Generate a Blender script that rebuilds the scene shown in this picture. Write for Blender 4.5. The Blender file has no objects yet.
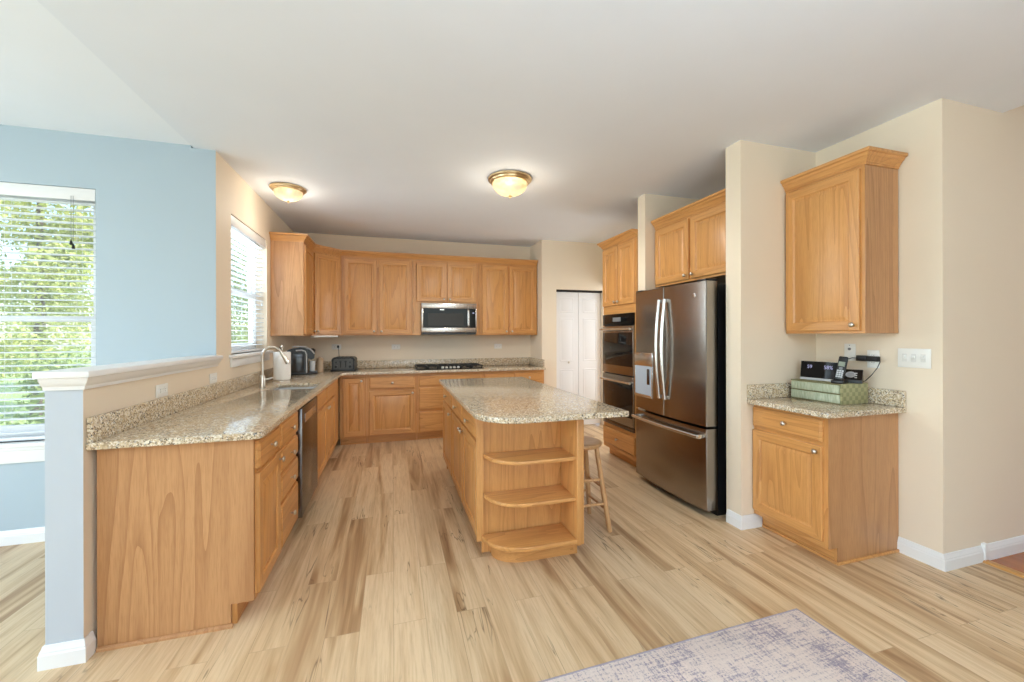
import bpy, bmesh, math, random
from mathutils import Vector, Matrix
random.seed(7)
S = bpy.context.scene
COL = S.collection
PI = math.pi
R = math.radians

# ------------------------------------------------------------------ camera
cd = bpy.data.cameras.new('camera')
cam = bpy.data.objects.new('camera', cd)
COL.objects.link(cam)
cd.sensor_fit = 'HORIZONTAL'
cd.sensor_width = 36.0
cd.lens = 403.0 / 1024.0 * 36.0
cd.shift_y = -6.0 / 1024.0
cd.clip_start = 0.02
cam.location = (0, 0, 1.37)
cam.rotation_euler = (Matrix.Rotation(-math.atan(119 / 403.0), 3, 'Z') @ Matrix.Rotation(R(90), 3, 'X') @ Matrix.Rotation(R(-0.14), 3, 'Z')).to_euler()
S.camera = cam

# ------------------------------------------------------------------ view, world, sun, large lights
S.view_settings.view_transform = 'Standard'
S.view_settings.look = 'None'
S.view_settings.gamma = 1.0
S.view_settings.use_curve_mapping = False
S.view_settings.exposure = 0.1
S.cycles.max_bounces = 10
S.cycles.diffuse_bounces = 5
S.cycles.glossy_bounces = 4
S.cycles.transmission_bounces = 6
S.cycles.transparent_max_bounces = 12
S.cycles.caustics_reflective = False
S.cycles.caustics_refractive = False
S.cycles.sample_clamp_indirect = 6.0
S.cycles.use_denoising = True

W = bpy.data.worlds.new('world')
S.world = W
W.use_nodes = True
wn = W.node_tree
sky = wn.nodes.new('ShaderNodeTexSky')
sky.sky_type = 'NISHITA'
sky.sun_disc = False
sky.sun_elevation = R(50)
sky.sun_rotation = R(90)
bg = wn.nodes['Background']
wn.links.new(sky.outputs[0], bg.inputs[0])
bg.inputs[1].default_value = 0.45


def light(name, kind, loc, rot, energy, color, size=None, size_y=None, radius=None):
    d = bpy.data.lights.new(name, kind)
    d.energy = energy
    d.color = color
    if kind == 'AREA':
        d.shape = 'RECTANGLE'
        d.size = size
        d.size_y = size_y or size
    elif radius is not None:
        d.shadow_soft_size = radius
    o = bpy.data.objects.new(name, d)
    COL.objects.link(o)
    o.location = loc
    o.rotation_euler = rot
    return o


sun = light('sun', 'SUN', (8, 0, 10), (0, R(42), R(-20)), 6.0, (1.0, 0.95, 0.85))
sun.data.angle = R(1.0)
# daylight through the openings of the room that lie outside the picture; the rear one is added fill
light('patio_door_daylight', 'AREA', (-4.55, 0.6, 1.35), (0, R(-90), 0), 130, (0.74, 0.89, 1.0), 2.2, 3.4)
light('rear_fill', 'AREA', (0.6, -3.9, 1.5), (R(90), 0, 0), 48, (0.74, 0.89, 1.0), 4.4, 2.2)
light('foyer_daylight', 'AREA', (6.6, 0.0, 2.6), (0, R(90), 0), 16, (0.92, 0.95, 1.0), 2.0, 2.4)
# added fill light, bounced off the ceiling behind the camera
light('bounce_fill', 'AREA', (0.5, -0.9, 1.75), (R(180), 0, 0), 118, (0.69, 0.86, 1.0), 1.0, 1.0)

light('hall_daylight', 'AREA', (4.0, 4.8, 1.4), (0, R(90), 0), 31, (0.77, 0.90, 1.0), 2.0, 1.1)
light('sink_window_daylight', 'AREA', (-2.0, 4.25, 1.95), (0, R(-84), 0), 74, (0.77, 0.90, 1.0), 1.3, 1.2)

# ------------------------------------------------------------------ materials


def srgb(r, g, b):
    def c(v):
        v /= 255.0
        return v / 12.92 if v <= 0.04045 else ((v + 0.055) / 1.055) ** 2.4
    return (c(r), c(g), c(b), 1.0)


class NT:
    def __init__(s, name):
        s.m = bpy.data.materials.new(name)
        s.m.use_nodes = True
        s.t = s.m.node_tree
        s.b = s.t.nodes['Principled BSDF']
        s.out = s.t.nodes['Material Output']

    def n(s, ty, **kw):
        x = s.t.nodes.new(ty)
        for k, v in kw.items():
            setattr(x, k, v)
        return x

    def l(s, a, b):
        s.t.links.new(a, b)

    def math(s, op, a, b=None, clamp=False):
        x = s.n('ShaderNodeMath', operation=op)
        x.use_clamp = clamp
        for i, v in enumerate((a, b)):
            if v is None:
                continue
            if isinstance(v, (int, float)):
                x.inputs[i].default_value = v
            else:
                s.l(v, x.inputs[i])
        return x.outputs[0]

    def ramp(s, fac, stops, interp='LINEAR'):
        x = s.n('ShaderNodeValToRGB')
        x.color_ramp.interpolation = interp
        e = x.color_ramp.elements
        while len(e) < len(stops):
            e.new(0.5)
        for i, (p, c) in enumerate(stops):
            e[i].position = p
            e[i].color = c
        s.l(fac, x.inputs[0])
        return x.outputs[0]

    def mix(s, fac, a, b, mode='MIX'):
        x = s.n('ShaderNodeMix', data_type='RGBA', blend_type=mode)
        for sock, v in ((x.inputs[0], fac), (x.inputs[6], a), (x.inputs[7], b)):
            if isinstance(v, (int, float)):
                sock.default_value = v
            elif isinstance(v, tuple):
                sock.default_value = v
            else:
                s.l(v, sock)
        return x.outputs[2]

    def coords(s, kind='Object', scale=(1, 1, 1), rot=(0, 0, 0), rnd=False):
        tc = s.n('ShaderNodeTexCoord')
        mp = s.n('ShaderNodeMapping')
        mp.inputs['Scale'].default_value = scale
        mp.inputs['Rotation'].default_value = rot
        src = tc.outputs[kind]
        if rnd:
            oi = s.n('ShaderNodeObjectInfo')
            v = s.n('ShaderNodeVectorMath', operation='SCALE')
            v.inputs[0].default_value = (17.3, 9.1, 23.7)
            s.l(oi.outputs['Random'], v.inputs['Scale'])
            a = s.n('ShaderNodeVectorMath', operation='ADD')
            s.l(src, a.inputs[0])
            s.l(v.outputs[0], a.inputs[1])
            src = a.outputs[0]
        s.l(src, mp.inputs[0])
        return mp.outputs[0]

    def noise(s, vec, scale, detail=3, rough=0.5, dist=0.0, dim='3D', w=None):
        x = s.n('ShaderNodeTexNoise', noise_dimensions=dim)
        x.inputs['Scale'].default_value = scale
        x.inputs['Detail'].default_value = detail
        x.inputs['Roughness'].default_value = rough
        x.inputs['Distortion'].default_value = dist
        if vec is not None:
            s.l(vec, x.inputs['Vector'])
        if w is not None:
            s.l(w, x.inputs['W'])
        return x.outputs['Fac']

    def bump(s, h, strength, dist=0.002):
        x = s.n('ShaderNodeBump')
        x.inputs['Strength'].default_value = strength
        x.inputs['Distance'].default_value = dist
        s.l(h, x.inputs['Height'])
        s.l(x.outputs[0], s.b.inputs['Normal'])

    def base(s, v):
        if isinstance(v, tuple):
            s.b.inputs['Base Color'].default_value = v
        else:
            s.l(v, s.b.inputs['Base Color'])

    def p(s, **kw):
        for k, v in kw.items():
            s.b.inputs[k.replace('_', ' ')].default_value = v
        return s


def plain(name, c, rough=0.5, metal=0.0, **kw):
    t = NT(name)
    t.base(c)
    t.p(Roughness=rough, Metallic=metal, **kw)
    return t.m


def paint(name, c, rough=0.6):
    t = NT(name)
    v = t.coords('Object')
    n = t.noise(v, 3.0, 2)
    t.base(t.mix(n, c, tuple(x * 0.96 for x in c[:3]) + (1,)))
    t.p(Roughness=rough)
    t.bump(t.noise(v, 260.0, 2), 0.06, 0.001)
    return t.m


def oak(name, axis, lo, hi, line):
    t = NT(name)
    sc = {'z': (1, 1, 0.055), 'x': (0.055, 1, 1), 'y': (1, 0.055, 1)}[axis]
    v = t.coords('Object', sc, rnd=True)
    n1 = t.noise(v, 4.0, 2, 0.42, 0.4)
    # growth rings cut by the surface: cathedral figure
    rings = t.math('FRACT', t.math('MULTIPLY', n1, 15.0))
    rg = t.math('POWER', rings, 3.2)
    fine = t.noise(v, 130.0, 2, 0.6)
    sp = {'z': (1, 1, 0.03), 'x': (0.03, 1, 1), 'y': (1, 0.03, 1)}[axis]
    pores = t.noise(t.coords('Object', sp, rnd=True), 420.0, 1, 0.5)
    c = t.mix(t.noise(v, 2.4, 2), lo, hi)
    c = t.mix(t.math('MULTIPLY', rg, 0.52), c, line)
    c = t.mix(t.math('MULTIPLY', t.math('SUBTRACT', fine, 0.42, True), 0.9, True), c, line)
    pm = t.ramp(pores, [(0.36, (1, 1, 1, 1)), (0.46, (0, 0, 0, 1))])
    c = t.mix(t.math('MULTIPLY', pm, 0.22), c, line)
    t.base(c)
    t.p(Roughness=0.36)
    t.b.inputs['Coat Weight'].default_value = 0.15
    t.b.inputs['Coat Roughness'].default_value = 0.25
    return t.m


OLO, OHI, OLN = srgb(206, 146, 82), srgb(220, 164, 100), srgb(168, 108, 54)
oakz = oak('oak_upright_grain', 'z', OLO, OHI, OLN)
oakx = oak('oak_level_grain', 'x', OLO, OHI, OLN)
oaky = oak('oak_depth_grain', 'y', OLO, OHI, OLN)
SLO, SHI, SLN = srgb(188, 137, 91), srgb(198, 149, 102), srgb(144, 92, 52)
oaks = oak('oak_panel_shaded_tone', 'z', SLO, SHI, SLN)  # pinker panel oak, darkened too: shade of front-facing sides put into the colour
stoolwood = oak('stool_beech', 'z', srgb(206, 160, 110), srgb(216, 172, 122), srgb(180, 130, 84))


def granite(name, dark=1.0):
    t = NT(name)
    v = t.coords('Object')
    vo = t.n('ShaderNodeTexVoronoi', feature='F1')
    vo.inputs['Scale'].default_value = 150.0
    t.l(v, vo.inputs['Vector'])
    sep = t.n('ShaderNodeSeparateColor')
    t.l(vo.outputs['Color'], sep.inputs[0])
    c = t.ramp(sep.outputs[0], [
        (0.0, srgb(84, 76, 70)), (0.09, srgb(150, 130, 106)), (0.22, srgb(184, 162, 132)), (0.38, srgb(204, 184, 152)),
        (0.58, srgb(218, 202, 174)), (0.78, srgb(234, 224, 204)), (0.94, srgb(176, 168, 158))], 'CONSTANT')
    big = t.noise(v, 22.0, 4, 0.6)
    c = t.mix(t.ramp(big, [(0.42, (0, 0, 0, 1)), (0.64, (0.5, 0.5, 0.5, 1))]), c, srgb(196, 168, 130))
    dk = t.noise(v, 100.0, 3, 0.7)
    c = t.mix(t.ramp(dk, [(0.605, (0, 0, 0, 1)), (0.65, (0.85, 0.85, 0.85, 1))]), c, srgb(66, 60, 58))
    lt = t.noise(t.coords('Object', (1.3, 1.3, 1.3), (0.4, 0.2, 0.9)), 80.0, 3, 0.7)
    c = t.mix(t.ramp(lt, [(0.58, (0, 0, 0, 1)), (0.63, (0.7, 0.7, 0.7, 1))]), c, srgb(240, 233, 220))
    t.base(c)
    t.p(Roughness=0.10)
    t.b.inputs['Specular IOR Level'].default_value = 0.6
    return t.m


gran = granite('speckled_granite')


def floor_mat():
    t = NT('light_plank_floor')
    tc = t.n('ShaderNodeTexCoord')
    sp = t.n('ShaderNodeSeparateXYZ')
    t.l(tc.outputs['Object'], sp.inputs[0])
    cb = t.n('ShaderNodeCombineXYZ')
    t.l(sp.outputs['Y'], cb.inputs['X'])
    t.l(sp.outputs['X'], cb.inputs['Y'])
    br = t.n('ShaderNodeTexBrick')
    br.offset = 0.37
    br.offset_frequency = 2
    t.l(cb.outputs[0], br.inputs['Vector'])
    br.inputs['Color1'].default_value = (0, 0, 0, 1)
    br.inputs['Color2'].default_value = (1, 1, 1, 1)
    br.inputs['Mortar'].default_value = (0.5, 0.5, 0.5, 1)
    br.inputs['Scale'].default_value = 1.0
    br.inputs['Mortar Size'].default_value = 0.0012
    br.inputs['Mortar Smooth'].default_value = 0.3
    br.inputs['Brick Width'].default_value = 1.22
    br.inputs['Row Height'].default_value = 0.15
    rnd = t.math('MULTIPLY', br.outputs['Color'], 1.0)
    w = t.math('MULTIPLY', rnd, 57.0)
    # broad heartwood streaks that run along each plank
    def stretched(k):
        mp = t.n('ShaderNodeMapping')
        mp.inputs['Scale'].default_value = (1.0, k, 1.0)
        t.l(tc.outputs['Object'], mp.inputs[0])
        return mp.outputs[0]
    streak = t.noise(stretched(.065), 12.0, 3, 0.55, 0.9, '4D', w)
    fine = t.noise(stretched(.05), 90.0, 4, 0.65, 0.2, '4D', w)
    crack = t.noise(stretched(.07), 12.0, 3, 0.55, 0.7, '4D', w)
    tone = t.math('ADD', t.math('MULTIPLY', t.math('SUBTRACT', rnd, 0.5), 0.20), streak)
    c = t.ramp(tone, [(0.38, srgb(224, 197, 159)), (0.50, srgb(215, 185, 145)), (0.57, srgb(202, 170, 130)), (0.63, srgb(185, 150, 111)), (0.70, srgb(165, 128, 90)), (0.78, srgb(140, 104, 70))])
    c = t.mix(t.math('MULTIPLY', t.math('SUBTRACT', fine, 0.45, True), 1.8, True), c, srgb(176, 138, 98))
    cm = t.math('ABSOLUTE', t.math('SUBTRACT', crack, 0.5))
    cm = t.ramp(cm, [(0.0, (1, 1, 1, 1)), (0.009, (0, 0, 0, 1))])
    gate = t.ramp(t.noise(stretched(.35), 3.4, 2), [(0.49, (0, 0, 0, 1)), (0.60, (1, 1, 1, 1))])
    c = t.mix(t.math('MULTIPLY', t.math('MULTIPLY', cm, gate), 0.85), c, srgb(104, 74, 48))
    c = t.mix(t.math('MULTIPLY', br.outputs['Fac'], 0.4), c, srgb(140, 108, 80))
    t.base(c)
    t.p(Roughness=0.34)
    t.b.inputs['Specular IOR Level'].default_value = 0.45
    return t.m


def hardwood_mat():
    t = NT('red_hardwood')
    v = t.coords('Object', (1, 0.08, 1))
    c = t.mix(t.noise(v, 30.0, 3), srgb(150, 84, 46), srgb(190, 118, 70))
    t.base(c)
    t.p(Roughness=0.25)
    return t.m


def steel(name, c, rough, axis='z'):
    t = NT(name)
    sc = {'z': (1, 1, 0.012), 'y': (1, 0.012, 1), 'x': (0.012, 1, 1)}[axis]
    v = t.coords('Object', sc)
    n = t.noise(v, 520.0, 2)
    r = t.math('ADD', t.math('MULTIPLY', n, 0.10), rough - 0.05)
    t.l(r, t.b.inputs['Roughness'])
    t.base(c)
    t.p(Metallic=1.0)
    t.bump(n, 0.04, 0.001)
    return t.m


cream = paint('cream_wall_paint', srgb(235, 219, 196))
blue = paint('pale_blue_wall_paint', srgb(176, 190, 198))
palegrey = paint('pale_grey_blue_paint', srgb(188, 194, 200))
ceilp = paint('white_ceiling_paint', srgb(237, 241, 247), 0.8)
trimw = plain('white_trim_paint', srgb(236, 235, 233), 0.35)
doorw = plain('white_door_paint', srgb(232, 230, 230), 0.4)
floorm = floor_mat()
hardm = hardwood_mat()
ssteel = steel('brushed_steel', srgb(196, 190, 184), 0.27)
fsteel = steel('fridge_steel', srgb(158, 150, 142), 0.22)
ssh = steel('polished_handle_steel', srgb(220, 218, 214), 0.22)
dsteel = steel('dark_steel', srgb(116, 112, 110), 0.25, 'y')
sinksteel = steel('sink_steel', srgb(214, 214, 212), 0.5, 'x')
sinksteel.node_tree.nodes['Principled BSDF'].inputs['Metallic'].default_value = 0.5
nickel = plain('satin_nickel', srgb(206, 198, 186), 0.28, 1.0)
brass = plain('antique_brass', srgb(214, 190, 148), 0.3, 1.0)
black = plain('black_plastic', srgb(20, 20, 21), 0.35)
blackm = plain('matte_black', srgb(28, 27, 27), 0.6)
iron = plain('cast_iron', srgb(34, 32, 31), 0.55)
bglass = plain('black_glass', srgb(16, 15, 15), 0.08)
bglass.node_tree.nodes['Principled BSDF'].inputs['Specular IOR Level'].default_value = 0.18
ovenglass = plain('oven_door_glass', srgb(26, 22, 20), 0.05)
mwmesh = plain('microwave_window', srgb(62, 60, 57), 0.2)
mwmesh.node_tree.nodes['Principled BSDF'].inputs['Specular IOR Level'].default_value = 0.15
whitep = plain('white_plastic', srgb(238, 236, 230), 0.4)
greyp = plain('grey_plastic', srgb(120, 122, 124), 0.45)
lgrey = plain('light_grey_plastic', srgb(196, 198, 200), 0.4)
paperm = plain('paper_towel_paper', srgb(240, 236, 230), 0.9)
slatm = plain('white_blind_slat', srgb(236, 238, 240), 0.45)
slatm.node_tree.nodes['Principled BSDF'].inputs['Subsurface Weight'].default_value = 0.0
darkslot = plain('dark_gap', srgb(30, 24, 20), 0.8)
disp = plain('dispenser_liner', srgb(176, 184, 192), 0.35)
lcdgrey = plain('grey_lcd', srgb(130, 138, 120), 0.3)
smoke = plain('smoked_plastic', srgb(52, 50, 50), 0.12)
tan = plain('tan_ceramic', srgb(196, 168, 138), 0.4)
threshold = plain('oak_threshold', srgb(196, 140, 76), 0.35)


def emis(name, c, strength):
    t = NT(name)
    t.base((0, 0, 0, 1))
    t.b.inputs['Emission Color'].default_value = c
    t.b.inputs['Emission Strength'].default_value = strength
    return t.m


digits = emis('pale_digits', srgb(190, 190, 230), 0.8)
greenlcd = emis('green_digits', srgb(60, 110, 60), 0.5)
bulbm = emis('warm_bulb', (1.0, 0.88, 0.66, 1), 1.2)


def glassy(name, c, transp, rough=0.05):
    t = NT(name)
    tr = t.n('ShaderNodeBsdfTransparent')
    tr.inputs[0].default_value = c
    mx = t.n('ShaderNodeMixShader')
    mx.inputs[0].default_value = transp
    t.base(c)
    t.p(Roughness=rough)
    t.l(t.b.outputs[0], mx.inputs[1])
    t.l(tr.outputs[0], mx.inputs[2])
    t.l(mx.outputs[0], t.out.inputs[0])
    return t.m


pane = glassy('window_pane_glass', (0.97, 0.99, 1.0, 1), 0.93, 0.02)
lampglass = glassy('champagne_lamp_glass', (0.92, 0.82, 0.62, 1), 0.45, 0.12)
_p = lampglass.node_tree.nodes['Principled BSDF']
_p.inputs['Emission Color'].default_value = (1.0, 0.88, 0.62, 1)
_p.inputs['Emission Strength'].default_value = 0.28
tankglass = glassy('clear_tank_plastic', (0.75, 0.78, 0.80, 1), 0.45, 0.1)


def rug_mat():
    t = NT('faded_grey_lilac_rug')
    v = t.coords('Object')
    a = t.noise(t.coords('Object', (1, 9, 1)), 9.0, 5, 0.7)
    b = t.noise(t.coords('Object', (9, 1, 1)), 9.0, 5, 0.7)
    big = t.noise(v, 3.4, 4, 0.6)
    sp = t.noise(v, 120.0, 3, 0.7)
    m = t.math('ADD', t.math('MULTIPLY', t.math('ADD', a, b), 0.34), t.math('MULTIPLY', big, 0.36))
    m = t.math('ADD', m, t.math('MULTIPLY', t.math('SUBTRACT', sp, 0.5), 0.34))
    c = t.ramp(m, [(0.42, srgb(150, 140, 156)), (0.475, srgb(186, 174, 178)), (0.515, srgb(226, 211, 202)), (0.7, srgb(240, 226, 216))])
    t.base(c)
    t.p(Roughness=0.95)
    t.bump(sp, 0.3, 0.003)
    return t.m


def basket_mat(name, c1, c2, sc):
    t = NT(name)
    v = t.coords('Object', (1, 1, 1))
    ch = t.n('ShaderNodeTexChecker')
    ch.inputs['Scale'].default_value = sc
    ch.inputs['Color1'].default_value = c1
    ch.inputs['Color2'].default_value = c2
    t.l(v, ch.inputs['Vector'])
    n = t.noise(v, 60.0, 3)
    t.base(t.mix(t.math('MULTIPLY', n, 0.5), ch.outputs[0], c2))
    t.p(Roughness=0.75)
    return t.m


rugm = rug_mat()
weave = basket_mat('olive_woven_side', srgb(170, 164, 122), srgb(140, 138, 98), 38.0)


def box_front():
    t = NT('pale_green_drawer_front')
    v = t.coords('Object', (1, 6, 1))
    n = t.noise(v, 16.0, 4, 0.6)
    t.base(t.ramp(n, [(0.3, srgb(150, 158, 130)), (0.55, srgb(178, 184, 158)), (0.75, srgb(196, 200, 176))]))
    t.p(Roughness=0.6)
    return t.m


boxfront = box_front()


def leaf_mat(name, c1, c2):
    t = NT(name)
    g = t.n('ShaderNodeNewGeometry')
    c = t.mix(g.outputs['Random Per Island'], c1, c2)
    t.base(c)
    t.p(Roughness=0.5)
    tl = t.n('ShaderNodeBsdfTranslucent')
    t.l(c, tl.inputs[0])
    mx = t.n('ShaderNodeMixShader')
    mx.inputs[0].default_value = 0.45
    t.l(t.b.outputs[0], mx.inputs[1])
    t.l(tl.outputs[0], mx.inputs[2])
    t.l(mx.outputs[0], t.out.inputs[0])
    return t.m


leafy = leaf_mat('yellow_green_leaves', srgb(168, 180, 88), srgb(236, 232, 160))
leafd = leaf_mat('mid_green_leaves', srgb(120, 146, 80), srgb(204, 210, 134))
barkm = plain('bark', srgb(110, 92, 76), 0.9)


def grass_mat():
    t = NT('lawn_grass')
    v = t.coords('Object')
    t.base(t.mix(t.noise(v, 4.0, 5), srgb(120, 150, 80), srgb(178, 190, 120)))
    t.p(Roughness=0.9)
    return t.m


grassm = grass_mat()

# ------------------------------------------------------------------ mesh helpers


class B:
    def __init__(s):
        s.bm = bmesh.new()

    def _mat(s, faces, mi):
        for f in faces:
            f.material_index = mi

    def box(s, x0, x1, y0, y1, z0, z1, mi=0, bev=0.0, seg=2):
        v = [s.bm.verts.new(p) for p in ((x0, y0, z0), (x1, y0, z0), (x1, y1, z0), (x0, y1, z0), (x0, y0, z1), (x1, y0, z1), (x1, y1, z1), (x0, y1, z1))]
        fs = [s.bm.faces.new([v[i] for i in q]) for q in ((0, 3, 2, 1), (4, 5, 6, 7), (0, 1, 5, 4), (1, 2, 6, 5), (2, 3, 7, 6), (3, 0, 4, 7))]
        s._mat(fs, mi)
        if bev > 0:
            es = {e for f in fs for e in f.edges}
            r = bmesh.ops.bevel(s.bm, geom=list(es), offset=bev, segments=seg, profile=0.5, affect='EDGES')
            s._mat(r['faces'], mi)
        return fs

    def prism(s, pts, axis, a0, a1, mi=0):
        def mk(p, a):
            return {'x': (a, p[0], p[1]), 'y': (p[0], a, p[1]), 'z': (p[0], p[1], a)}[axis]
        va = [s.bm.verts.new(mk(p, a0)) for p in pts]
        vb = [s.bm.verts.new(mk(p, a1)) for p in pts]
        n = len(pts)
        fs = [s.bm.faces.new(va), s.bm.faces.new(vb[::-1])]
        for i in range(n):
            j = (i + 1) % n
            fs.append(s.bm.faces.new((va[i], vb[i], vb[j], va[j])))
        bmesh.ops.recalc_face_normals(s.bm, faces=fs)
        s._mat(fs, mi)
        return fs

    def lathe(s, prof, c=(0, 0, 0), seg=24, axis='z', mi=0, ribs=0, ribamp=0.0):
        rings = []
        for (r, z) in prof:
            ring = []
            if r < 1e-6:
                ring = [s.bm.verts.new(s._ax((0, 0, z), c, axis))]
            else:
                for i in range(seg):
                    a = 2 * PI * i / seg
                    rr = r * (1 + (ribamp * math.cos(ribs * a) if ribs else 0))
                    ring.append(s.bm.verts.new(s._ax((rr * math.cos(a), rr * math.sin(a), z), c, axis)))
            rings.append(ring)
        fs = []
        for a, b in zip(rings, rings[1:]):
            if len(a) == 1 and len(b) == 1:
                continue
            for i in range(seg):
                j = (i + 1) % seg
                if len(a) == 1:
                    fs.append(s.bm.faces.new((a[0], b[j], b[i])))
                elif len(b) == 1:
                    fs.append(s.bm.faces.new((a[i], a[j], b[0])))
                else:
                    fs.append(s.bm.faces.new((a[i], a[j], b[j], b[i])))
        for ring, flip in ((rings[0], True), (rings[-1], False)):
            if len(ring) > 2:
                fs.append(s.bm.faces.new(ring[::-1] if flip else ring))
        bmesh.ops.recalc_face_normals(s.bm, faces=fs)
        s._mat(fs, mi)

    def _ax(s, p, c, axis):
        x, y, z = p
        if axis == 'y':
            x, y, z = x, -z, y
        elif axis == 'x':
            x, y, z = z, x, y
        return (x + c[0], y + c[1], z + c[2])

    def tube(s, pts, r, seg=10, mi=0, flat=1.0):
        pts = [Vector(p) for p in pts]
        rs = r if isinstance(r, (list, tuple)) else [r] * len(pts)
        rings = []
        prev = None
        for i, p in enumerate(pts):
            d = (pts[min(i + 1, len(pts) - 1)] - pts[max(i - 1, 0)]).normalized()
            if prev is None:
                up = Vector((0, 0, 1)) if abs(d.z) < 0.9 else Vector((0, 1, 0))
                u = d.cross(up).normalized()
            else:
                u = (prev - d * prev.dot(d)).normalized()
            prev = u
            w = d.cross(u)
            rings.append([s.bm.verts.new(p + (u * math.cos(2 * PI * k / seg) + w * flat * math.sin(2 * PI * k / seg)) * rs[i]) for k in range(seg)])
        fs = []
        for a, b in zip(rings, rings[1:]):
            for i in range(seg):
                j = (i + 1) % seg
                fs.append(s.bm.faces.new((a[i], a[j], b[j], b[i])))
        fs.append(s.bm.faces.new(rings[0][::-1]))
        fs.append(s.bm.faces.new(rings[-1]))
        bmesh.ops.recalc_face_normals(s.bm, faces=fs)
        s._mat(fs, mi)

    def sweep(s, path, prof, side=1, mi=0, closed=False):
        """prof = list of (out, up); path = xy points; out is to the right of travel * side."""
        path = [Vector((p[0], p[1])) for p in path]
        z0 = 0
        n = len(path)
        rings = []
        for i, p in enumerate(path):
            if i > 0:
                d0 = (p - path[i - 1]).normalized()
            else:
                d0 = (path[1] - p).normalized()
            d1 = (path[i + 1] - p).normalized() if i < n - 1 else d0
            n0 = Vector((d0.y, -d0.x)) * side
            n1 = Vector((d1.y, -d1.x)) * side
            m = (n0 + n1)
            m = m / max(1e-6, m.dot(n0)) if m.length > 1e-6 else n0
            rings.append([s.bm.verts.new((p.x + m.x * o, p.y + m.y * o, u)) for (o, u) in prof])
        fs = []
        k = len(prof)
        for a, b in zip(rings, rings[1:]):
            for i in range(k):
                j = (i + 1) % k
                fs.append(s.bm.faces.new((a[i], a[j], b[j], b[i])))
        fs.append(s.bm.faces.new(rings[0][::-1]))
        fs.append(s.bm.faces.new(rings[-1]))
        bmesh.ops.recalc_face_normals(s.bm, faces=fs)
        s._mat(fs, mi)

    def mesh(s, name, mats, ang=32):
        bm = s.bm
        bm.normal_update()
        for f in bm.faces:
            f.smooth = True
        ca = R(ang)
        for e in bm.edges:
            if len(e.link_faces) == 2:
                e.smooth = e.calc_face_angle(0) < ca
            else:
                e.smooth = False
        me = bpy.data.meshes.new(name)
        bm.to_mesh(me)
        bm.free()
        for m in (mats if isinstance(mats, (list, tuple)) else [mats]):
            me.materials.append(m)
        return me

    def put(s, name, mats, parent=None, loc=(0, 0, 0), rot=(0, 0, 0), ang=32):
        return put(name, s.mesh(name, mats, ang), parent, loc, rot)


def put(name, me, parent=None, loc=(0, 0, 0), rot=(0, 0, 0)):
    o = bpy.data.objects.new(name, me)
    COL.objects.link(o)
    o.parent = parent
    o.location = loc
    o.rotation_euler = rot
    return o


def tag(o, label, cat, group=None):
    o['label'] = label
    o['category'] = cat
    if group:
        o['group'] = group
    return o


def thing(name, label, cat, loc=(0, 0, 0), rz=0.0, group=None):
    o = bpy.data.objects.new(name, None)
    COL.objects.link(o)
    o.empty_display_size = 0.1
    o.location = loc
    o.rotation_euler = (0, 0, rz)
    return tag(o, label, cat, group)


def struct(o, label=None, cat=None):
    o['kind'] = 'structure'
    if label:
        o['label'] = label
        o['category'] = cat
    return o


def sempty(name, loc, label, cat, rz=0):
    o = bpy.data.objects.new(name, None)
    COL.objects.link(o)
    o.location = loc
    o.rotation_euler = (0, 0, rz)
    return struct(o, label, cat)


def copy_tree(o, parent=None):
    c = o.copy()
    COL.objects.link(c)
    if parent:
        c.parent = parent
    for ch in list(o.children):
        copy_tree(ch, c)
    return c


def arc(cx, cy, r, a0, a1, n=8):
    return [(cx + r * math.cos(R(a0 + (a1 - a0) * i / n)), cy + r * math.sin(R(a0 + (a1 - a0) * i / n))) for i in range(n + 1)]


def slab(name, outlines, z0, z1, mats, parent=None, bev=0.004, loc=(0, 0, 0)):
    """polygon (first) with holes (rest) extruded z0..z1 with an eased edge"""
    cu = bpy.data.curves.new(name, 'CURVE')
    cu.dimensions = '2D'
    cu.fill_mode = 'BOTH'
    for pts in outlines:
        sp = cu.splines.new('POLY')
        sp.points.add(len(pts) - 1)
        for q, p in zip(sp.points, pts):
            q.co = (p[0], p[1], 0, 1)
        sp.use_cyclic_u = True
    cu.extrude = (z1 - z0) / 2 - bev
    cu.bevel_depth = bev
    cu.bevel_resolution = 2
    cu.offset = -bev
    tmp = bpy.data.objects.new('tmp', cu)
    COL.objects.link(tmp)
    dg = bpy.context.evaluated_depsgraph_get()
    me = bpy.data.meshes.new_from_object(tmp.evaluated_get(dg))
    bpy.data.objects.remove(tmp)
    bpy.data.curves.remove(cu)
    me.name = name
    me.transform(Matrix.Translation((0, 0, (z0 + z1) / 2)))
    bm = bmesh.new()
    bm.from_mesh(me)
    bmesh.ops.remove_doubles(bm, verts=bm.verts[:], dist=0.0002)
    bmesh.ops.recalc_face_normals(bm, faces=bm.faces[:])
    b = B()
    b.bm.free()
    b.bm = bm
    bpy.data.meshes.remove(me)
    for f in bm.faces:
        f.material_index = 0
    return b.put(name, mats, parent, loc, ang=30)


# ------------------------------------------------------------------ the room shell
CE = 2.74
# floors
b = B()
b.box(-4.6, 3.41, -4.0, 6.1, -0.12, 0.0)
b.box(3.41, 5.0, 4.12, 5.56, -0.12, 0.0)
struct(b.put('floor', floorm), 'pale oak plank floor running through the kitchen', 'floor')
b = B()
b.box(3.41, 6.8, -4.0, 1.54, -0.12, 0.0)
struct(b.put('floor_foyer', hardm), 'reddish hardwood floor beyond the kitchen at the right edge', 'floor')
b = B()
b.prism([(3.385, 0.0005), (3.395, 0.010), (3.435, 0.010), (3.445, 0.0005)], 'y', -4.0, 1.53)
struct(b.put('trim_1', threshold), 'oak threshold strip where plank floor meets hardwood', 'trim')
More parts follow.
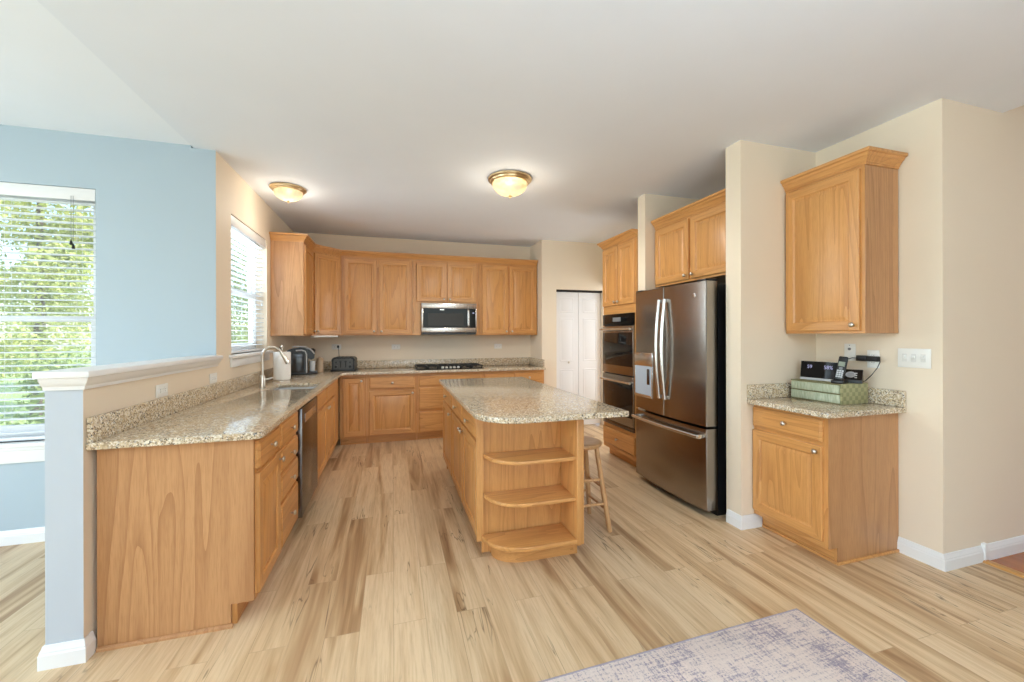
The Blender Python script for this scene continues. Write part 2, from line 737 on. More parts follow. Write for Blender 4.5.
# ceilings
b = B()
b.box(-1.39, 3.63, -4.0, 6.1, CE, CE + 0.25)
struct(b.put('ceiling', ceilp), 'flat white kitchen ceiling', 'ceiling')
b = B()
b.box(-4.7, -1.39, -4.0, 3.7, CE + 0.018, CE + 0.25)
struct(b.put('ceiling_nook', paint('nook_ceiling_lit_tone', srgb(244, 247, 251), 0.8)), 'slightly higher white ceiling over the blue dining nook', 'ceiling')  # lighter colour stands in for the brighter light on this ceiling
b = B()
b.box(3.63, 6.9, -4.0, 1.7, 5.2, 5.3)
b.box(3.53, 3.63, -4.0, 1.7, CE + 0.25, 5.3)
struct(b.put('ceiling_foyer', ceilp), 'tall foyer ceiling', 'ceiling')
# left kitchen wall with its window opening (Y 3.76..4.73, z 1.215..2.365)
WY0, WY1, WZ0, WZ1 = 3.77, 4.735, 1.215, 2.36
b = B()
X0, X1 = -1.41, -1.255
b.box(X0, X1, 3.48, WY0, 0, CE)
b.box(X0, X1, WY1, 6.09, 0, CE)
b.box(X0, X1, WY0, WY1, 0, WZ0)
b.box(X0, X1, WY0, WY1, WZ1, CE)
for f in b.bm.faces:
    if f.calc_center_median().y < 3.4801:
        f.material_index = 1
struct(b.put('wall_left', [cream, blue]), 'cream wall with the sink window', 'wall')
# blue wall of the dining nook with its window opening
BX0, BX1, BZ0, BZ1 = -2.95, -1.966, 0.67, 2.385
b = B()
b.box(-4.6, BX0, 3.48, 3.635, 0, CE + 0.02)
b.box(BX1, -1.41, 3.48, 3.635, 0, CE + 0.02)
b.box(BX0, BX1, 3.48, 3.635, 0, BZ0)
b.box(BX0, BX1, 3.48, 3.635, BZ1, CE + 0.02)
struct(b.put('wall_nook', blue), 'pale blue wall of the dining nook', 'wall')
# back wall, pantry walls
b = B()
b.box(-1.255, 2.055, 5.94, 6.09, 0, CE)
struct(b.put('wall_back', cream), 'cream wall behind the cooktop', 'wall')
b = B()
PX0, PX1, PZ = 2.28, 3.04, 2.035
b.box(2.055, 2.16, 5.44, 6.09, 0, CE)
b.box(2.16, PX0, 5.44, 5.56, 0, CE)
b.box(PX1, 5.0, 5.44, 5.56, 0, CE)
b.box(3.18, 5.0, 4.12, 4.24, 0, CE)
b.box(4.88, 5.0, 4.24, 5.44, 0, CE)
b.box(3.63, 5.0, 4.12, 5.56, CE, CE + .1)
b.box(PX0, PX1, 5.44, 5.56, PZ, CE)
b.box(2.16, 3.18, 5.95, 6.09, 0, CE)
struct(b.put('wall_pantry', cream), 'cream pantry wall around the white folding door', 'wall')
# right side: alcove wall, partitions, return
b = B()
b.box(3.06, 3.18, 1.66, 4.24, 0, CE)
b.box(3.06, 3.18, 4.24, 5.44, 2.1, CE)
struct(b.put('wall_right', cream), 'cream wall behind the telephone counter', 'wall')
b = B()
b.box(3.06, 6.8, 1.535, 1.66, 0, CE)
b.box(3.63, 6.8, 1.535, 1.66, CE, 5.2)
struct(b.put('wall_foyer', cream), 'tan shaded wall leading to the foyer at right', 'wall')
b = B()
b.box(2.35, 3.06, 2.265, 2.398, 0, CE)
struct(b.put('wall_partition_front', cream), 'narrow cream partition between refrigerator and telephone counter', 'wall')
b = B()
b.box(2.35, 3.06, 3.385, 3.507, 0, CE)
struct(b.put('wall_partition_rear', cream), 'narrow cream partition between refrigerator and wall ovens', 'wall')
# walls behind the camera, with the openings the daylight comes through
b = B()
b.box(-4.75, -4.6, -4.0, -1.2, 0, CE)
b.box(-4.75, -4.6, 2.4, 3.64, 0, CE)
b.box(-4.75, -4.6, -1.2, 2.4, 2.5, CE + 0.1)
struct(b.put('wall_nook_side', blue), 'blue side wall of the nook', 'wall')
b = B()
b.box(-4.75, -1.7, -4.15, -4.0, 0, CE)
b.box(2.9, 6.9, -4.15, -4.0, 0, 5.2)
b.box(-1.7, 2.9, -4.15, -4.0, 0, 0.35)
b.box(-1.7, 2.9, -4.15, -4.0, 2.62, CE + .2)
struct(b.put('wall_rear', cream), 'cream wall behind the viewpoint', 'wall')
b = B()
b.box(6.8, 6.95, -4.0, 1.66, 0, 5.2)
struct(b.put('wall_foyer_side', cream), 'far foyer wall', 'wall')

# pony wall with cap
PY = 2.144
b = B()
b.box(-1.381, -1.255, PY, 3.48, 0, 1.195)
for f in b.bm.faces:
    c = f.calc_center_median()
    f.material_index = 0 if c.x > -1.2551 else 1
struct(b.put('wall_half', [cream, palegrey]), 'low half wall between the counter and the dining nook', 'wall')
cap = sempty('trim_2', (0, 0, 0), 'white moulded cap on top of the half wall', 'trim')
prof = [(0.0, 1.145), (0.010, 1.145), (0.013, 1.160), (0.022, 1.168), (0.032, 1.184), (0.036, 1.196), (0.0, 1.196)]
b = B()
b.sweep([(-1.255, 3.479), (-1.255, PY), (-1.381, PY)], prof, side=-1)
b.put('bed_molding', trimw, cap)
b = B()
b.box(-1.381 - .012, -1.255 + .048, PY - .048, 3.479, 1.196, 1.226, bev=.008)
b.put('cap_board', trimw, cap)

# baseboards
bprof = [(0, 0), (0.015, 0), (0.015, 0.058), (0.012, 0.064), (0.012, 0.070), (0.008, 0.080), (0.005, 0.092), (0, 0.094)]


def baseboard(name, path, side, label):
    b = B()
    b.sweep(path, bprof, side)
    return struct(b.put(name, trimw, ang=14), label, 'baseboard')


baseboard('baseboard_nook', [(-4.6, 3.479), (-1.412, 3.479)], 1, 'white baseboard under the blue wall')
baseboard('baseboard_half', [(-1.254, 2.19), (-1.254, PY - .001), (-1.382, PY - .001), (-1.382, 3.46)], -1, 'white baseboard around the foot of the half wall')
baseboard('baseboard_right', [(3.059, 1.76), (3.059, 1.534), (3.40, 1.534)], 1, 'white baseboard at the corner of the tan wall')
bb = B()
bb.box(3.40, 3.43, 1.513, 1.5335, 0.011, 0.108, bev=.003)
struct(bb.put('trim_3', trimw), 'white plinth block in the baseboard at the hardwood edge', 'trim')
baseboard('baseboard_foyer', [(3.432, 1.534), (6.75, 1.534)], 1, 'white baseboard above the red hardwood')
baseboard('baseboard_front', [(2.349, 2.385), (2.349, 2.264), (2.520, 2.264)], 1, 'white baseboard around the narrow partition')

# ------------------------------------------------------------------ windows and blinds


def window(name, axis, a0, a1, z0, z1, c_in, c_out, label, mid):
    """axis 'x': wall spans x, room on -y side; axis 'y': wall spans y, room on +x side. c = plane of the sash"""
    root = sempty(name, (0, 0, 0), label, 'window')

    def bx(b, p0, p1, q0, q1, d0, d1, bev=0.003):
        if axis == 'x':
            b.box(p0, p1, d0, d1, q0, q1, bev=bev)
        else:
            b.box(d0, d1, p0, p1, q0, q1, bev=bev)
    d0, d1 = min(c_in, c_out), max(c_in, c_out)
    b = B()
    f = 0.045
    bx(b, a0, a0 + f, z0, z1, d0, d1)
    bx(b, a1 - f, a1, z0, z1, d0, d1)
    bx(b, a0 + f, a1 - f, z0, z0 + f, d0, d1)
    bx(b, a0 + f, a1 - f, z1 - f, z1, d0, d1)
    b.put('frame', trimw, root)
    m = (d0 + d1) / 2
    for (q0, q1, o) in ((z0 + f, mid + 0.02, 0), (mid - 0.02, z1 - f, 1)):
        b = B()
        e0, e1 = (d0 + .004, m) if o == 0 else (m, d1 - .004)
        if axis == 'y':
            e0, e1 = (m, d1 - .004) if o == 0 else (d0 + .004, m)
        w = 0.04
        bx(b, a0 + f, a0 + f + w, q0, q1, e0, e1)
        bx(b, a1 - f - w, a1 - f, q0, q1, e0, e1)
        bx(b, a0 + f + w, a1 - f - w, q0, q0 + w, e0, e1)
        bx(b, a0 + f + w, a1 - f - w, q1 - w, q1, e0, e1)
        sa = b.put('sash', trimw, root)
        b = B()
        pm = (e0 + e1) / 2
        bx(b, a0 + f + w - .005, a1 - f - w + .005, q0 + w - .005, q1 - w + .005, pm - .002, pm + .002, 0)
        b.put('pane', pane, sa)
    return root


window('window_1', 'x', BX0, BX1, BZ0, BZ1, 3.575, 3.634, 'white double-hung window in the blue wall', 1.49)
window('window_2', 'y', WY0, WY1, WZ0, WZ1, -1.409, -1.352, 'white double-hung window over the sink', 1.76)
# sills
b = B()
b.box(BX0 - .06, BX1 + .06, 3.43, 3.574, BZ0 - .028, BZ0, bev=.008)
b.box(BX0 - .03, BX1 + .03, 3.461, 3.479, BZ0 - .135, BZ0 - .028, bev=.004)
b.box(BX0 - .045, BX1 + .045, 3.452, 3.479, BZ0 - .055, BZ0 - .028, bev=.006)
struct(b.put('trim_4', trimw), 'white sill and apron under the blue wall window', 'sill')
b = B()
b.box(-1.351, -1.205, WY0 - .05, WY1 + .05, WZ0 - .026, WZ0, bev=.008)
b.box(-1.2545, -1.238, WY0 - .03, WY1 + .03, WZ0 - .10, WZ0 - .026, bev=.004)
struct(b.put('trim_5', trimw), 'white sill and apron under the sink window', 'sill')


def blind(name, axis, a0, a1, z0, z1, c, label, group):
    """2 inch slat blind hung in the window reveal; c = centre plane of the slats"""
    mid = (a0 + a1) / 2
    loc = (mid, c, z0) if axis == 'x' else (c, mid, z0)
    root = thing(name, label, 'blind', loc, 0 if axis == 'x' else PI / 2, group)
    # local: x along the slats, y: room on -y for axis x; for 'y' (rz=90) local -y is world +x = room
    L = (a1 - a0) / 2 - 0.008
    H = z1 - z0
    b = B()
    b.box(-L, L, -.028, .026, H - .045, H - .004, bev=.003)
    b.put('headrail', slatm, root)
    b = B()
    b.box(-L - .004, L + .004, -.042, -.030, H - .085, H - .002, bev=.004)
    b.put('valance', trimw, root)
    pitch = 0.0445
    n = int((H - 0.10) / pitch)
    cr = 0.0045
    for i in range(n):
        z = H - .10 - i * pitch
        if z < .05:
            break
        b = B()
        pr = []
        t = R(0)
        for k in range(5):
            u = -.025 + .0125 * k
            h = cr * (1 - (u / .025) ** 2)
            pr.append((u * math.cos(t), h + u * math.sin(t)))
        low = [(p[0], p[1] - .0040) for p in pr[::-1]]
        b.prism(pr + low, 'x', -L, L)
        b.put('slat', slatm, root, (0, 0, z))
    b = B()
    b.box(-L, L, -.026, .026, .004, .026, bev=.004)
    b.put('bottom_rail', slatm, root)
    b = B()
    for x in (-L * .78, 0, L * .78):
        for y in (-.0265, .0265):
            b.tube([(x, y, .02), (x, y, H - .04)], .0009, 4)
    b.put('ladder_cords', slatm, root)
    return root, L, H


bl1, L1, H1 = blind('window_blind', 'x', BX0, BX1, BZ0, BZ1, 3.525, 'white slatted blind over the nook window in the blue wall', 'open white slat blinds')
b = B()
for dx in (0, .012):
    b.tube([(L1 - .125 + dx, -.046, H1 - .06), (L1 - .125 + dx, -.046, H1 - .36 - dx)], .0012, 5)
cord = b.put('pull_cord', greyp, bl1)
for dx in (0, .012):
    b = B()
    b.lathe([(.002, .03), (.006, .02), (.009, 0), (.006, -.004)], (L1 - .125 + dx, -.046, H1 - .39 - dx * 2.2), 10)
    b.put('tassel', blackm, cord)
bl2, L2, H2 = blind('window_blind', 'y', WY0, WY1, WZ0, WZ1, -1.305, 'white slatted blind over the sink window beside oak upper cabinets', 'open white slat blinds')
b = B()
b.tube([(L2 - .14, -.046, H2 - .06), (L2 - .14, -.046, H2 - .66)], .0012, 5)
cord = b.put('pull_cord', lgrey, bl2)
b = B()
b.lathe([(.002, .03), (.006, .02), (.009, 0), (.006, -.004)], (L2 - .14, -.046, H2 - .69), 10)
b.put('tassel', lgrey, cord)

# ------------------------------------------------------------------ cabinets
DOORS = {}


def door_mesh(w, h, t=0.02, fw=0.055):
    k = ('d', round(w, 3), round(h, 3))
    if k in DOORS:
        return DOORS[k]
    b = B()
    bm = b.bm
    rings = [(0, 0), (0, -t + .004), (.004, -t), (fw, -t), (fw + .003, -t + .005), (fw + .010, -t + .009), (fw + .015, -t + .0095), (fw + .040, -t + .0025)]
    rv = []
    for (i, y) in rings:
        rv.append([bm.verts.new(p) for p in ((i, y, i), (w - i, y, i), (w - i, y, h - i), (i, y, h - i))])
    for n, (a, c) in enumerate(zip(rv, rv[1:])):
        for q in range(4):
            r = (q + 1) % 4
            f = bm.faces.new((a[q], a[r], c[r], c[q]))
            f.material_index = 1 if (q in (0, 2) and n <= 3) else 0
    bm.faces.new(rv[-1])
    bm.faces.new(rv[0][::-1])
    bmesh.ops.recalc_face_normals(bm, faces=bm.faces[:])
    DOORS[k] = b.mesh('door', [oakz, oakx], 20)
    return DOORS[k]


def drawer_mesh(w, h, t=0.02):
    k = ('w', round(w, 3), round(h, 3))
    if k in DOORS:
        return DOORS[k]
    b = B()
    bm = b.bm
    rings = [(0, 0), (0, -t + .008), (.003, -t + .005), (.009, -t + .004), (.013, -t)]
    rv = []
    for (i, y) in rings:
        rv.append([bm.verts.new(p) for p in ((i, y, i), (w - i, y, i), (w - i, y, h - i), (i, y, h - i))])
    for a, c in zip(rv, rv[1:]):
        for q in range(4):
            r = (q + 1) % 4
            bm.faces.new((a[q], a[r], c[r], c[q]))
    bm.faces.new(rv[-1])
    bm.faces.new(rv[0][::-1])
    bmesh.ops.recalc_face_normals(bm, faces=bm.faces[:])
    DOORS[k] = b.mesh('drawer', [oakx], 20)
    return DOORS[k]


_k = B()
_k.lathe([(.005, 0), (.005, .010), (.008, .014), (.0145, .018), (.0155, .023), (.012, .028), (.006, .0305), (0, .031)], (0, 0, 0), 16, 'y')
KNOB = _k.mesh('knob', nickel, 50)


def add_front(root, kind, x0, x1, z0, z1, knob=None, y=0.0):
    w, h = x1 - x0, z1 - z0
    me = door_mesh(w, h) if kind == 'door' else drawer_mesh(w, h)
    d = put('door' if kind == 'door' else 'drawer', me, root, (x0, y, z0))
    if knob == 'c':
        knob = (w / 2, h / 2)
    elif knob == 'tl':
        knob = (.03, h - .035)
    elif knob == 'tr':
        knob = (w - .03, h - .035)
    elif knob == 'bl':
        knob = (.03, .035)
    elif knob == 'br':
        knob = (w - .03, .035)
    if knob:
        put('knob', KNOB, d, (knob[0], -.02, knob[1]))
    return d


def cabinet(name, label, cat, group, loc, rz, w, d, z0, z1, rails, stiles, fronts, toe=0.10, toein=0.075, left_mat=None, right_mat=None, top=False):
    """open carcass with a face frame at local y=0 (front faces -y), depth d behind it"""
    root = thing(name, label, cat, loc, rz, group)
    t = 0.016
    b = B()
    zb = z0 + toe
    b.box(0, t, .018, d, zb, z1, 1)
    b.box(w - t, w, .018, d, zb, z1, 1)
    b.box(t, w - t, d - t, d, zb, z1, 0)
    b.box(t, w - t, .018, d - t, zb, zb + t, 0)
    if top:
        b.box(t, w - t, .018, d - t, z1 - t, z1, 0)
    if toe > 0:
        b.box(0, t, toein, d, z0, zb, 1)
        b.box(w - t, w, toein, d, z0, zb, 1)
    b.put('carcass', [oakx, right_mat or oakz], root)
    b = B()
    for (x0, x1) in stiles:
        b.box(x0, x1, 0, .018, zb, z1, 0)
    for (x0, x1, q0, q1) in rails:
        b.box(x0, x1, 0.0005, .0175, q0, q1, 1)
    b.put('face_frame', [oakz, oakx], root)
    if toe > 0:
        b = B()
        b.box(t, w - t, toein, toein + .016, z0, zb, 0)
        b.put('toe_kick', oakx, root)
    for f in fronts:
        add_front(root, *f)
    return root


def std(w, zs, zb=.10, z1=.88, mids=()):
    """face frame of a base cabinet: rails at zs (centre heights), stiles both sides and at mids"""
    st = [(0, .038), (w - .038, w)] + [(m - .019, m + .019) for m in mids]
    ra = [(.038, w - .038, zb, zb + .04), (.038, w - .038, z1 - .035, z1)] + [(.038, w - .038, z - .019, z + .019) for z in zs]
    return ra, st


CT0, CT1 = 0.882, 0.914   # worktop underside and top
BASE = 'oak base cabinets under granite'
FX = -0.64                # face frame plane of the left run
LD = 0.60
Q = PI / 2
# left run, facing +X
y0 = 2.213
ra, st = std(.395, [.715])
c = cabinet('base_cabinet', 'oak base cabinet with one drawer over one door beside the bare oak end panel', 'cabinet', BASE, (FX, y0, 0), Q, .395, LD, 0, CT0 - .001, ra, st,
            [('drawer', .005, .385, .728, .862, 'c'), ('door', .005, .385, .125, .703, 'tr')])
b = B()
b.prism([(-1.238, 0), (-.735, 0), (-.735, .105), (-.64, .105), (-.64, CT0 - .001), (-1.238, CT0 - .001)], 'y', 2.195, 2.2125)
# stile-like front edge strip of the end panel
b.box(-.70, -.6401, 2.1935, 2.195, .106, CT0 - .002)
e = b.put('end_panel', oaks, c, ang=20)
e.parent = c
e.matrix_parent_inverse = Matrix.Identity(4)
e.location = (-y0, FX, 0)
e.rotation_euler = (0, 0, -Q)
# mesh is in world space: undo the cabinet transform
e.matrix_local = (Matrix.Translation((FX, y0, 0)) @ Matrix.Rotation(Q, 4, 'Z')).inverted()
b = B()
b.prism([(2.1945, 0), (2.180, 0), (2.182, .010), (2.188, .016), (2.1945, .017)], 'x', -1.236, -.725)
m = b.put('shoe_molding', oaks, c)
m.matrix_local = (Matrix.Translation((FX, y0, 0)) @ Matrix.Rotation(Q, 4, 'Z')).inverted()
y1 = 2.61
ra, st = std(.465, [.705, .562, .39])
cabinet('base_cabinet', 'oak base cabinet with a stack of four drawers next to the dishwasher', 'cabinet', BASE, (FX, y1, 0), Q, .465, LD, 0, CT0 - .001, ra, st,
        [('drawer', .012, .438, .718, .862, 'c'), ('drawer', .012, .438, .572, .694, 'c'), ('drawer', .012, .438, .402, .548, 'c'), ('drawer', .012, .438, .125, .378, 'c')])
# dishwasher
dw = thing('dishwasher', 'stainless dishwasher with dark reflective door below the sink counter', 'dishwasher', (FX, 3.085, 0), Q)
b = B()
b.box(.006, .634, .01, .57, .10, .868)
b.box(.012, .628, .075, .57, .0, .10)
b.put('body', blackm, dw)
b = B()
b.box(.022, .628, -.030, .008, .105, .862, bev=.006)
b.put('door', dsteel, dw)
b = B()
b.box(.010, .0215, -.034, .008, .105, .862, bev=.003)
b.put('edge_trim', dsteel, dw)
b = B()
b.box(.12, .53, -.0325, -.0305, .745, .805, bev=.0008)
b.put('pocket_handle', ssh, dw)
# sink base + blind corner filler
y2 = 3.735
ws = 1.57
ra, st = std(1.16, [.712], mids=(.555,))
st = st + [(1.122, ws)]
ra = ra
sb = cabinet('base_cabinet', 'oak sink base cabinet with two doors and two false drawer fronts', 'cabinet', BASE, (FX, y2, 0), Q, ws, LD, 0, CT0 - .001, ra, st,
             [('drawer', .03, .535, .726, .862, None), ('drawer', .575, 1.13, .726, .862, None), ('door', .03, .545, .125, .700, 'tr'), ('door', .565, 1.13, .125, .700, 'tl')])
# back run, facing -Y
FY = 5.352
BD = 0.58
w = .315
ra, st = std(w, [], mids=())
cabinet('base_cabinet', 'narrow oak base cabinet with one tall door in the counter corner', 'cabinet', BASE, (-.632, FY, 0), 0, w, BD, 0, CT0 - .001, ra, st,
        [('door', .04, .285, .119, .838, 'tr')])
w = .615
ra, st = std(w, [.68])
cabinet('base_cabinet', 'oak base cabinet with wide drawer over wide door left of the cooktop', 'cabinet', BASE, (-.316, FY, 0), 0, w, BD, 0, CT0 - .001, ra, st,
        [('drawer', .03, .585, .695, .845, 'c'), ('door', .03, .585, .119, .668, 'tr')])
w = .865
ra, st = std(w, [.70, .392])
cabinet('base_cabinet', 'oak base cabinet with wide drawers directly below the gas cooktop', 'cabinet', BASE, (.300, FY, 0), 0, w, BD, 0, CT0 - .001, ra, st,
        [('drawer', .02, .845, .712, .845, None), ('drawer', .02, .845, .407, .690, 'c'), ('drawer', .02, .845, .119, .378, 'c')])
w = .885
ra, st = std(w, [.70], mids=(.44,))
cabinet('base_cabinet', 'oak base cabinet at the pantry end of the back counter behind the island', 'cabinet', BASE, (1.166, FY, 0), 0, w, BD, 0, CT0 - .001, ra, st,
        [('drawer', .02, .43, .712, .845, 'c'), ('drawer', .45, .865, .712, .845, 'c'), ('door', .02, .43, .119, .690, 'tr'), ('door', .45, .865, .119, .690, 'tl')])

# worktop, L shaped, with the sink cut out
SX0, SX1, SY0, SY1 = -1.03, -.665, 3.80, 4.235
ct = thing('countertop', 'L-shaped speckled granite worktop with sink running along left and back walls', 'countertop', (-1.254, 2.17, CT0))
ox, oy = 1.254, -2.17
outl = [(-1.253, 2.155)] + [(-.632, 2.155)] + arc(-.632, 2.192, .037, -80, 0, 5) + [(-.595, 5.245)] + [(-.545, 5.29)] + [(2.053, 5.29), (2.053, 5.938), (-1.253, 5.938)]
hole = arc(SX0 + .03, SY0 + .03, .03, 180, 270, 5) + arc(SX1 - .03, SY0 + .03, .03, 270, 360, 5) + arc(SX1 - .03, SY1 - .03, .03, 0, 90, 5) + arc(SX0 + .03, SY1 - .03, .03, 90, 180, 5)
sh = lambda pts: [(p[0] + ox, p[1] + oy) for p in pts]
slab('worktop', [sh(outl), sh(hole)], 0, CT1 - CT0, gran, ct, .005)
b = B()
BSZ = 1.022 - CT0
hh = CT1 - CT0 + .0003
b.box(0.001, .022, -.013, 3.766, hh, BSZ, bev=.003)
b.box(.022, 3.305, 3.746, 3.767, hh, BSZ, bev=.003)
b.box(3.285, 3.306, 3.16, 3.7455, hh, BSZ, bev=.003)
b.put('backsplash', gran, ct)

# sink
sk = thing('sink', 'stainless undermount sink set in the granite below the window', 'sink', (-1.03, 3.80, .70))
b = B()
g = .006
sw, sl = SX1 - SX0, SY1 - SY0
o_ = [(-.012, -.012), (sw + .012, -.012), (sw + .012, sl + .012), (-.012, sl + .012)]
b.box(-.004, 0, -.004, sl + .004, 0, .181)
b.box(sw, sw + .004, -.004, sl + .004, 0, .181)
b.box(0, sw, -.004, 0, 0, .181)
b.box(0, sw, sl, sl + .004, 0, .181)
b.box(-.004, sw + .004, -.004, sl + .004, -.004, 0)
b.put('basin', sinksteel, sk)
b = B()
b.lathe([(.045, 0.001), (.045, .004), (.03, .005), (.028, .002), (0, .002)], (sw / 2, sl / 2, 0), 20)
b.put('drain', nickel, sk)

# faucet
fc = thing('faucet', 'brushed nickel gooseneck pull-down faucet beside the sink', 'faucet', (-1.085, 3.96, CT1))
b = B()
b.lathe([(.028, 0), (.028, .006), (.024, .010), (.023, .10), (.021, .108), (.015, .112), (0, .112)], (0, 0, 0), 20)
b.put('base', nickel, fc)
pts = [(0, 0, .10), (0, 0, .20), (0, 0, .26)]
rr = .076
for i in range(1, 12):
    a = PI - (PI - R(22)) * i / 11.0
    pts.append((rr + rr * math.cos(a), 0, .278 + rr * math.sin(a)))
b = B()
b.tube(pts, .0110, 12)
b.put('neck', nickel, fc)
e0 = Vector(pts[-1])
dirv = (Vector(pts[-1]) - Vector(pts[-2])).normalized()
b = B()
b.tube([e0 - dirv * .005, e0 + dirv * .02, e0 + dirv * .07, e0 + dirv * .105, e0 + dirv * .11], [.012, .0135, .018, .019, .015], 14)
b.put('spray_head', nickel, fc)
b = B()
b.tube([(.02, 0, .075), (.05, .004, .078), (.085, .010, .090)], [.009, .007, .006], 10)
b.put('lever', nickel, fc)

# ------------------------------------------------------------------ upper cabinets, left and back walls
UP = 'oak upper cabinets with raised panel doors'
U0, U1 = 1.37, 2.385


def ustd(w, z0, z1, mids=()):
    st = [(0, .038), (w - .038, w)] + [(m - .02, m + .02) for m in mids]
    ra = [(.038, w - .038, z0, z0 + .035), (.038, w - .038, z1 - .04, z1)]
    return ra, st


ra, st = ustd(.47, U0, U1)
# facing +X: local x -> +Y
cabinet('upper_cabinet', 'tall oak upper cabinet between the sink window and the diagonal corner cabinet', 'cabinet', UP, (-.933, 4.857, 0), Q, .47, .32, U0, U1, ra, st,
        [('door', .02, .45, U0 + .018, U1 - .02, 'br')], toe=0, left_mat=oaks, top=True)
bpy.context.view_layer.update()
# side panel of that cabinet faces the viewer
cb = [o for o in COL.objects if o.name.startswith('upper_cabinet')][-1]
b = B()
b.box(-.0035, -.0002, .0, .319, U0 + .0005, U1 - .0005)
b.put('side_panel', oaks, cb)
# diagonal corner cabinet
cc = thing('upper_cabinet', 'diagonal oak corner upper cabinet with a single door', 'cabinet', (-1.253, 5.938, 0), 0, UP)
b = B()
cp = [(0, 0), (0, -.608), (.318, -.608), (.608, -.318), (.608, 0)]
b.prism(cp, 'z', U0, U1)
b.put('carcass', oakz, cc)
dl = math.hypot(.29, .29)
b = B()
b.box(0, .03, -.006, -.0005, U0, U1)
b.box(dl - .03, dl, -.006, -.0005, U0, U1)
b.put('face_frame', oakz, cc, (.318, -.608, 0), (0, 0, PI / 4))
d = put('door', door_mesh(dl - .05, U1 - U0 - .038, fw=.05), cc, (.318 + .025 * math.cos(PI / 4) + .006 * math.sin(PI / 4), -.608 + .025 * math.sin(PI / 4) - .006 * math.cos(PI / 4), U0 + .018), (0, 0, PI / 4))
put('knob', KNOB, d, (.03, -.02, .035))
ul = thing('under_cabinet_light', 'slim white light bar under the diagonal corner cabinet', 'light fixture', (-.80, 5.46, U0), PI / 4)
b = B()
b.box(-.17, .17, -.012, .05, -.022, -.0005, bev=.004)
b.put('housing', whitep, ul)
b = B()
b.box(-.15, .15, .0, .04, -.0245, -.0222, bev=.001)
b.put('lens', lgrey, ul)
UY = 5.622
ra, st = ustd(.90, U0, U1, (.45,))
cabinet('upper_cabinet', 'two-door oak upper cabinet above the toaster outlet left of the microwave', 'cabinet', UP, (-.642, UY, 0), 0, .90, .315, U0, U1, ra, st,
        [('door', .035, .435, U0 + .018, U1 - .02, 'br'), ('door', .467, .872, U0 + .018, U1 - .02, 'bl')], toe=0, top=True)
ra, st = ustd(.908, 1.812, U1, (.455,))
mc = cabinet('upper_cabinet', 'short two-door oak upper cabinet directly over the microwave', 'cabinet', UP, (.262, UY, 0), 0, .908, .315, 1.812, U1, ra, [(0, .038), (.87, .908), (.435, .475)],
             [('door', .045, .445, 1.830, U1 - .02, 'br'), ('door', .465, .868, 1.830, U1 - .02, 'bl')], toe=0, top=True)
for x0, x1 in ((.0, .1055), (.8635, .908)):
    b = B()
    b.box(x0, x1, .001, .017, U0, 1.8115)
    b.put('filler_strip', oakz, mc)
ra, st = ustd(.875, U0, U1, (.437,))
cabinet('upper_cabinet', 'two-door oak upper cabinet right of the microwave next to the pantry', 'cabinet', UP, (1.174, UY, 0), 0, .872, .315, U0, U1, ra, [(0, .038), (.834, .872), (.417, .457)],
        [('door', .04, .425, U0 + .018, U1 - .02, 'br'), ('door', .45, .85, U0 + .018, U1 - .02, 'bl')], toe=0, top=True)
CROWN = [(-.02, 0), (.006, 0), (.006, .010), (.011, .013), (.011, .018), (.017, .027), (.027, .042), (.032, .044), (.040, .060), (.050, .063), (.052, .068), (.052, .082), (-.02, .082)]


def crown(name, path, side, z, parent=None, mats=None):
    b = B()
    b.sweep(path, [(o, z + u) for (o, u) in CROWN], side)
    return b.put(name, mats or oakx, parent, ang=12)


cr = crown('crown_molding', [(-1.252, 4.856), (-.935, 4.856), (-.935, 5.330), (-.645, 5.620), (2.046, 5.620)], 1, U1 + .0005)
tag(cr, 'long oak crown molding along the tops of left and back upper cabinets', 'molding')

# microwave
mw = thing('microwave', 'stainless over-the-range microwave with black glass door', 'microwave', (.369, 5.560, 1.380))
mwW, mwH = .754, .428
b = B()
b.box(.004, mwW - .004, .012, .375, .012, mwH - .004)
b.put('body', blackm, mw)
b = B()
b.box(0, mwW, -.012, .012, mwH - .072, mwH, bev=.003)
b.box(0, mwW, -.012, .012, .03, .092, bev=.003)
b.box(0, .022, -.012, .012, .0925, mwH - .0725, bev=.002)
b.box(mwW - .014, mwW, -.012, .012, .0925, mwH - .0725, bev=.002)
b.put('front_trim', ssteel, mw)
b = B()
b.box(.0225, mwW - .0145, -.010, .012, .0925, mwH - .0725)
dr = b.put('door', bglass, mw)
b = B()
b.box(.085, .57, -.0112, -.0102, .12, .29)
b.put('window', mwmesh, dr)
b = B()
b.tube([(.632, -.012, .105), (.632, -.040, .125), (.632, -.046, .22), (.632, -.040, .325), (.632, -.012, .345)], .013, 10, flat=.8)
b.put('handle', ssh, mw)
b = B()
b.box(.695, .720, -.0113, -.0103, .29, .305)
b.put('display', digits, mw)
b = B()
b.box(.245, .305, -.0113, -.0103, .333, .343)
b.put('maker_badge', ssh, mw)
b = B()
b.box(.01, mwW - .01, -.005, .37, 0, .0295)
b.put('vent_base', black, mw)

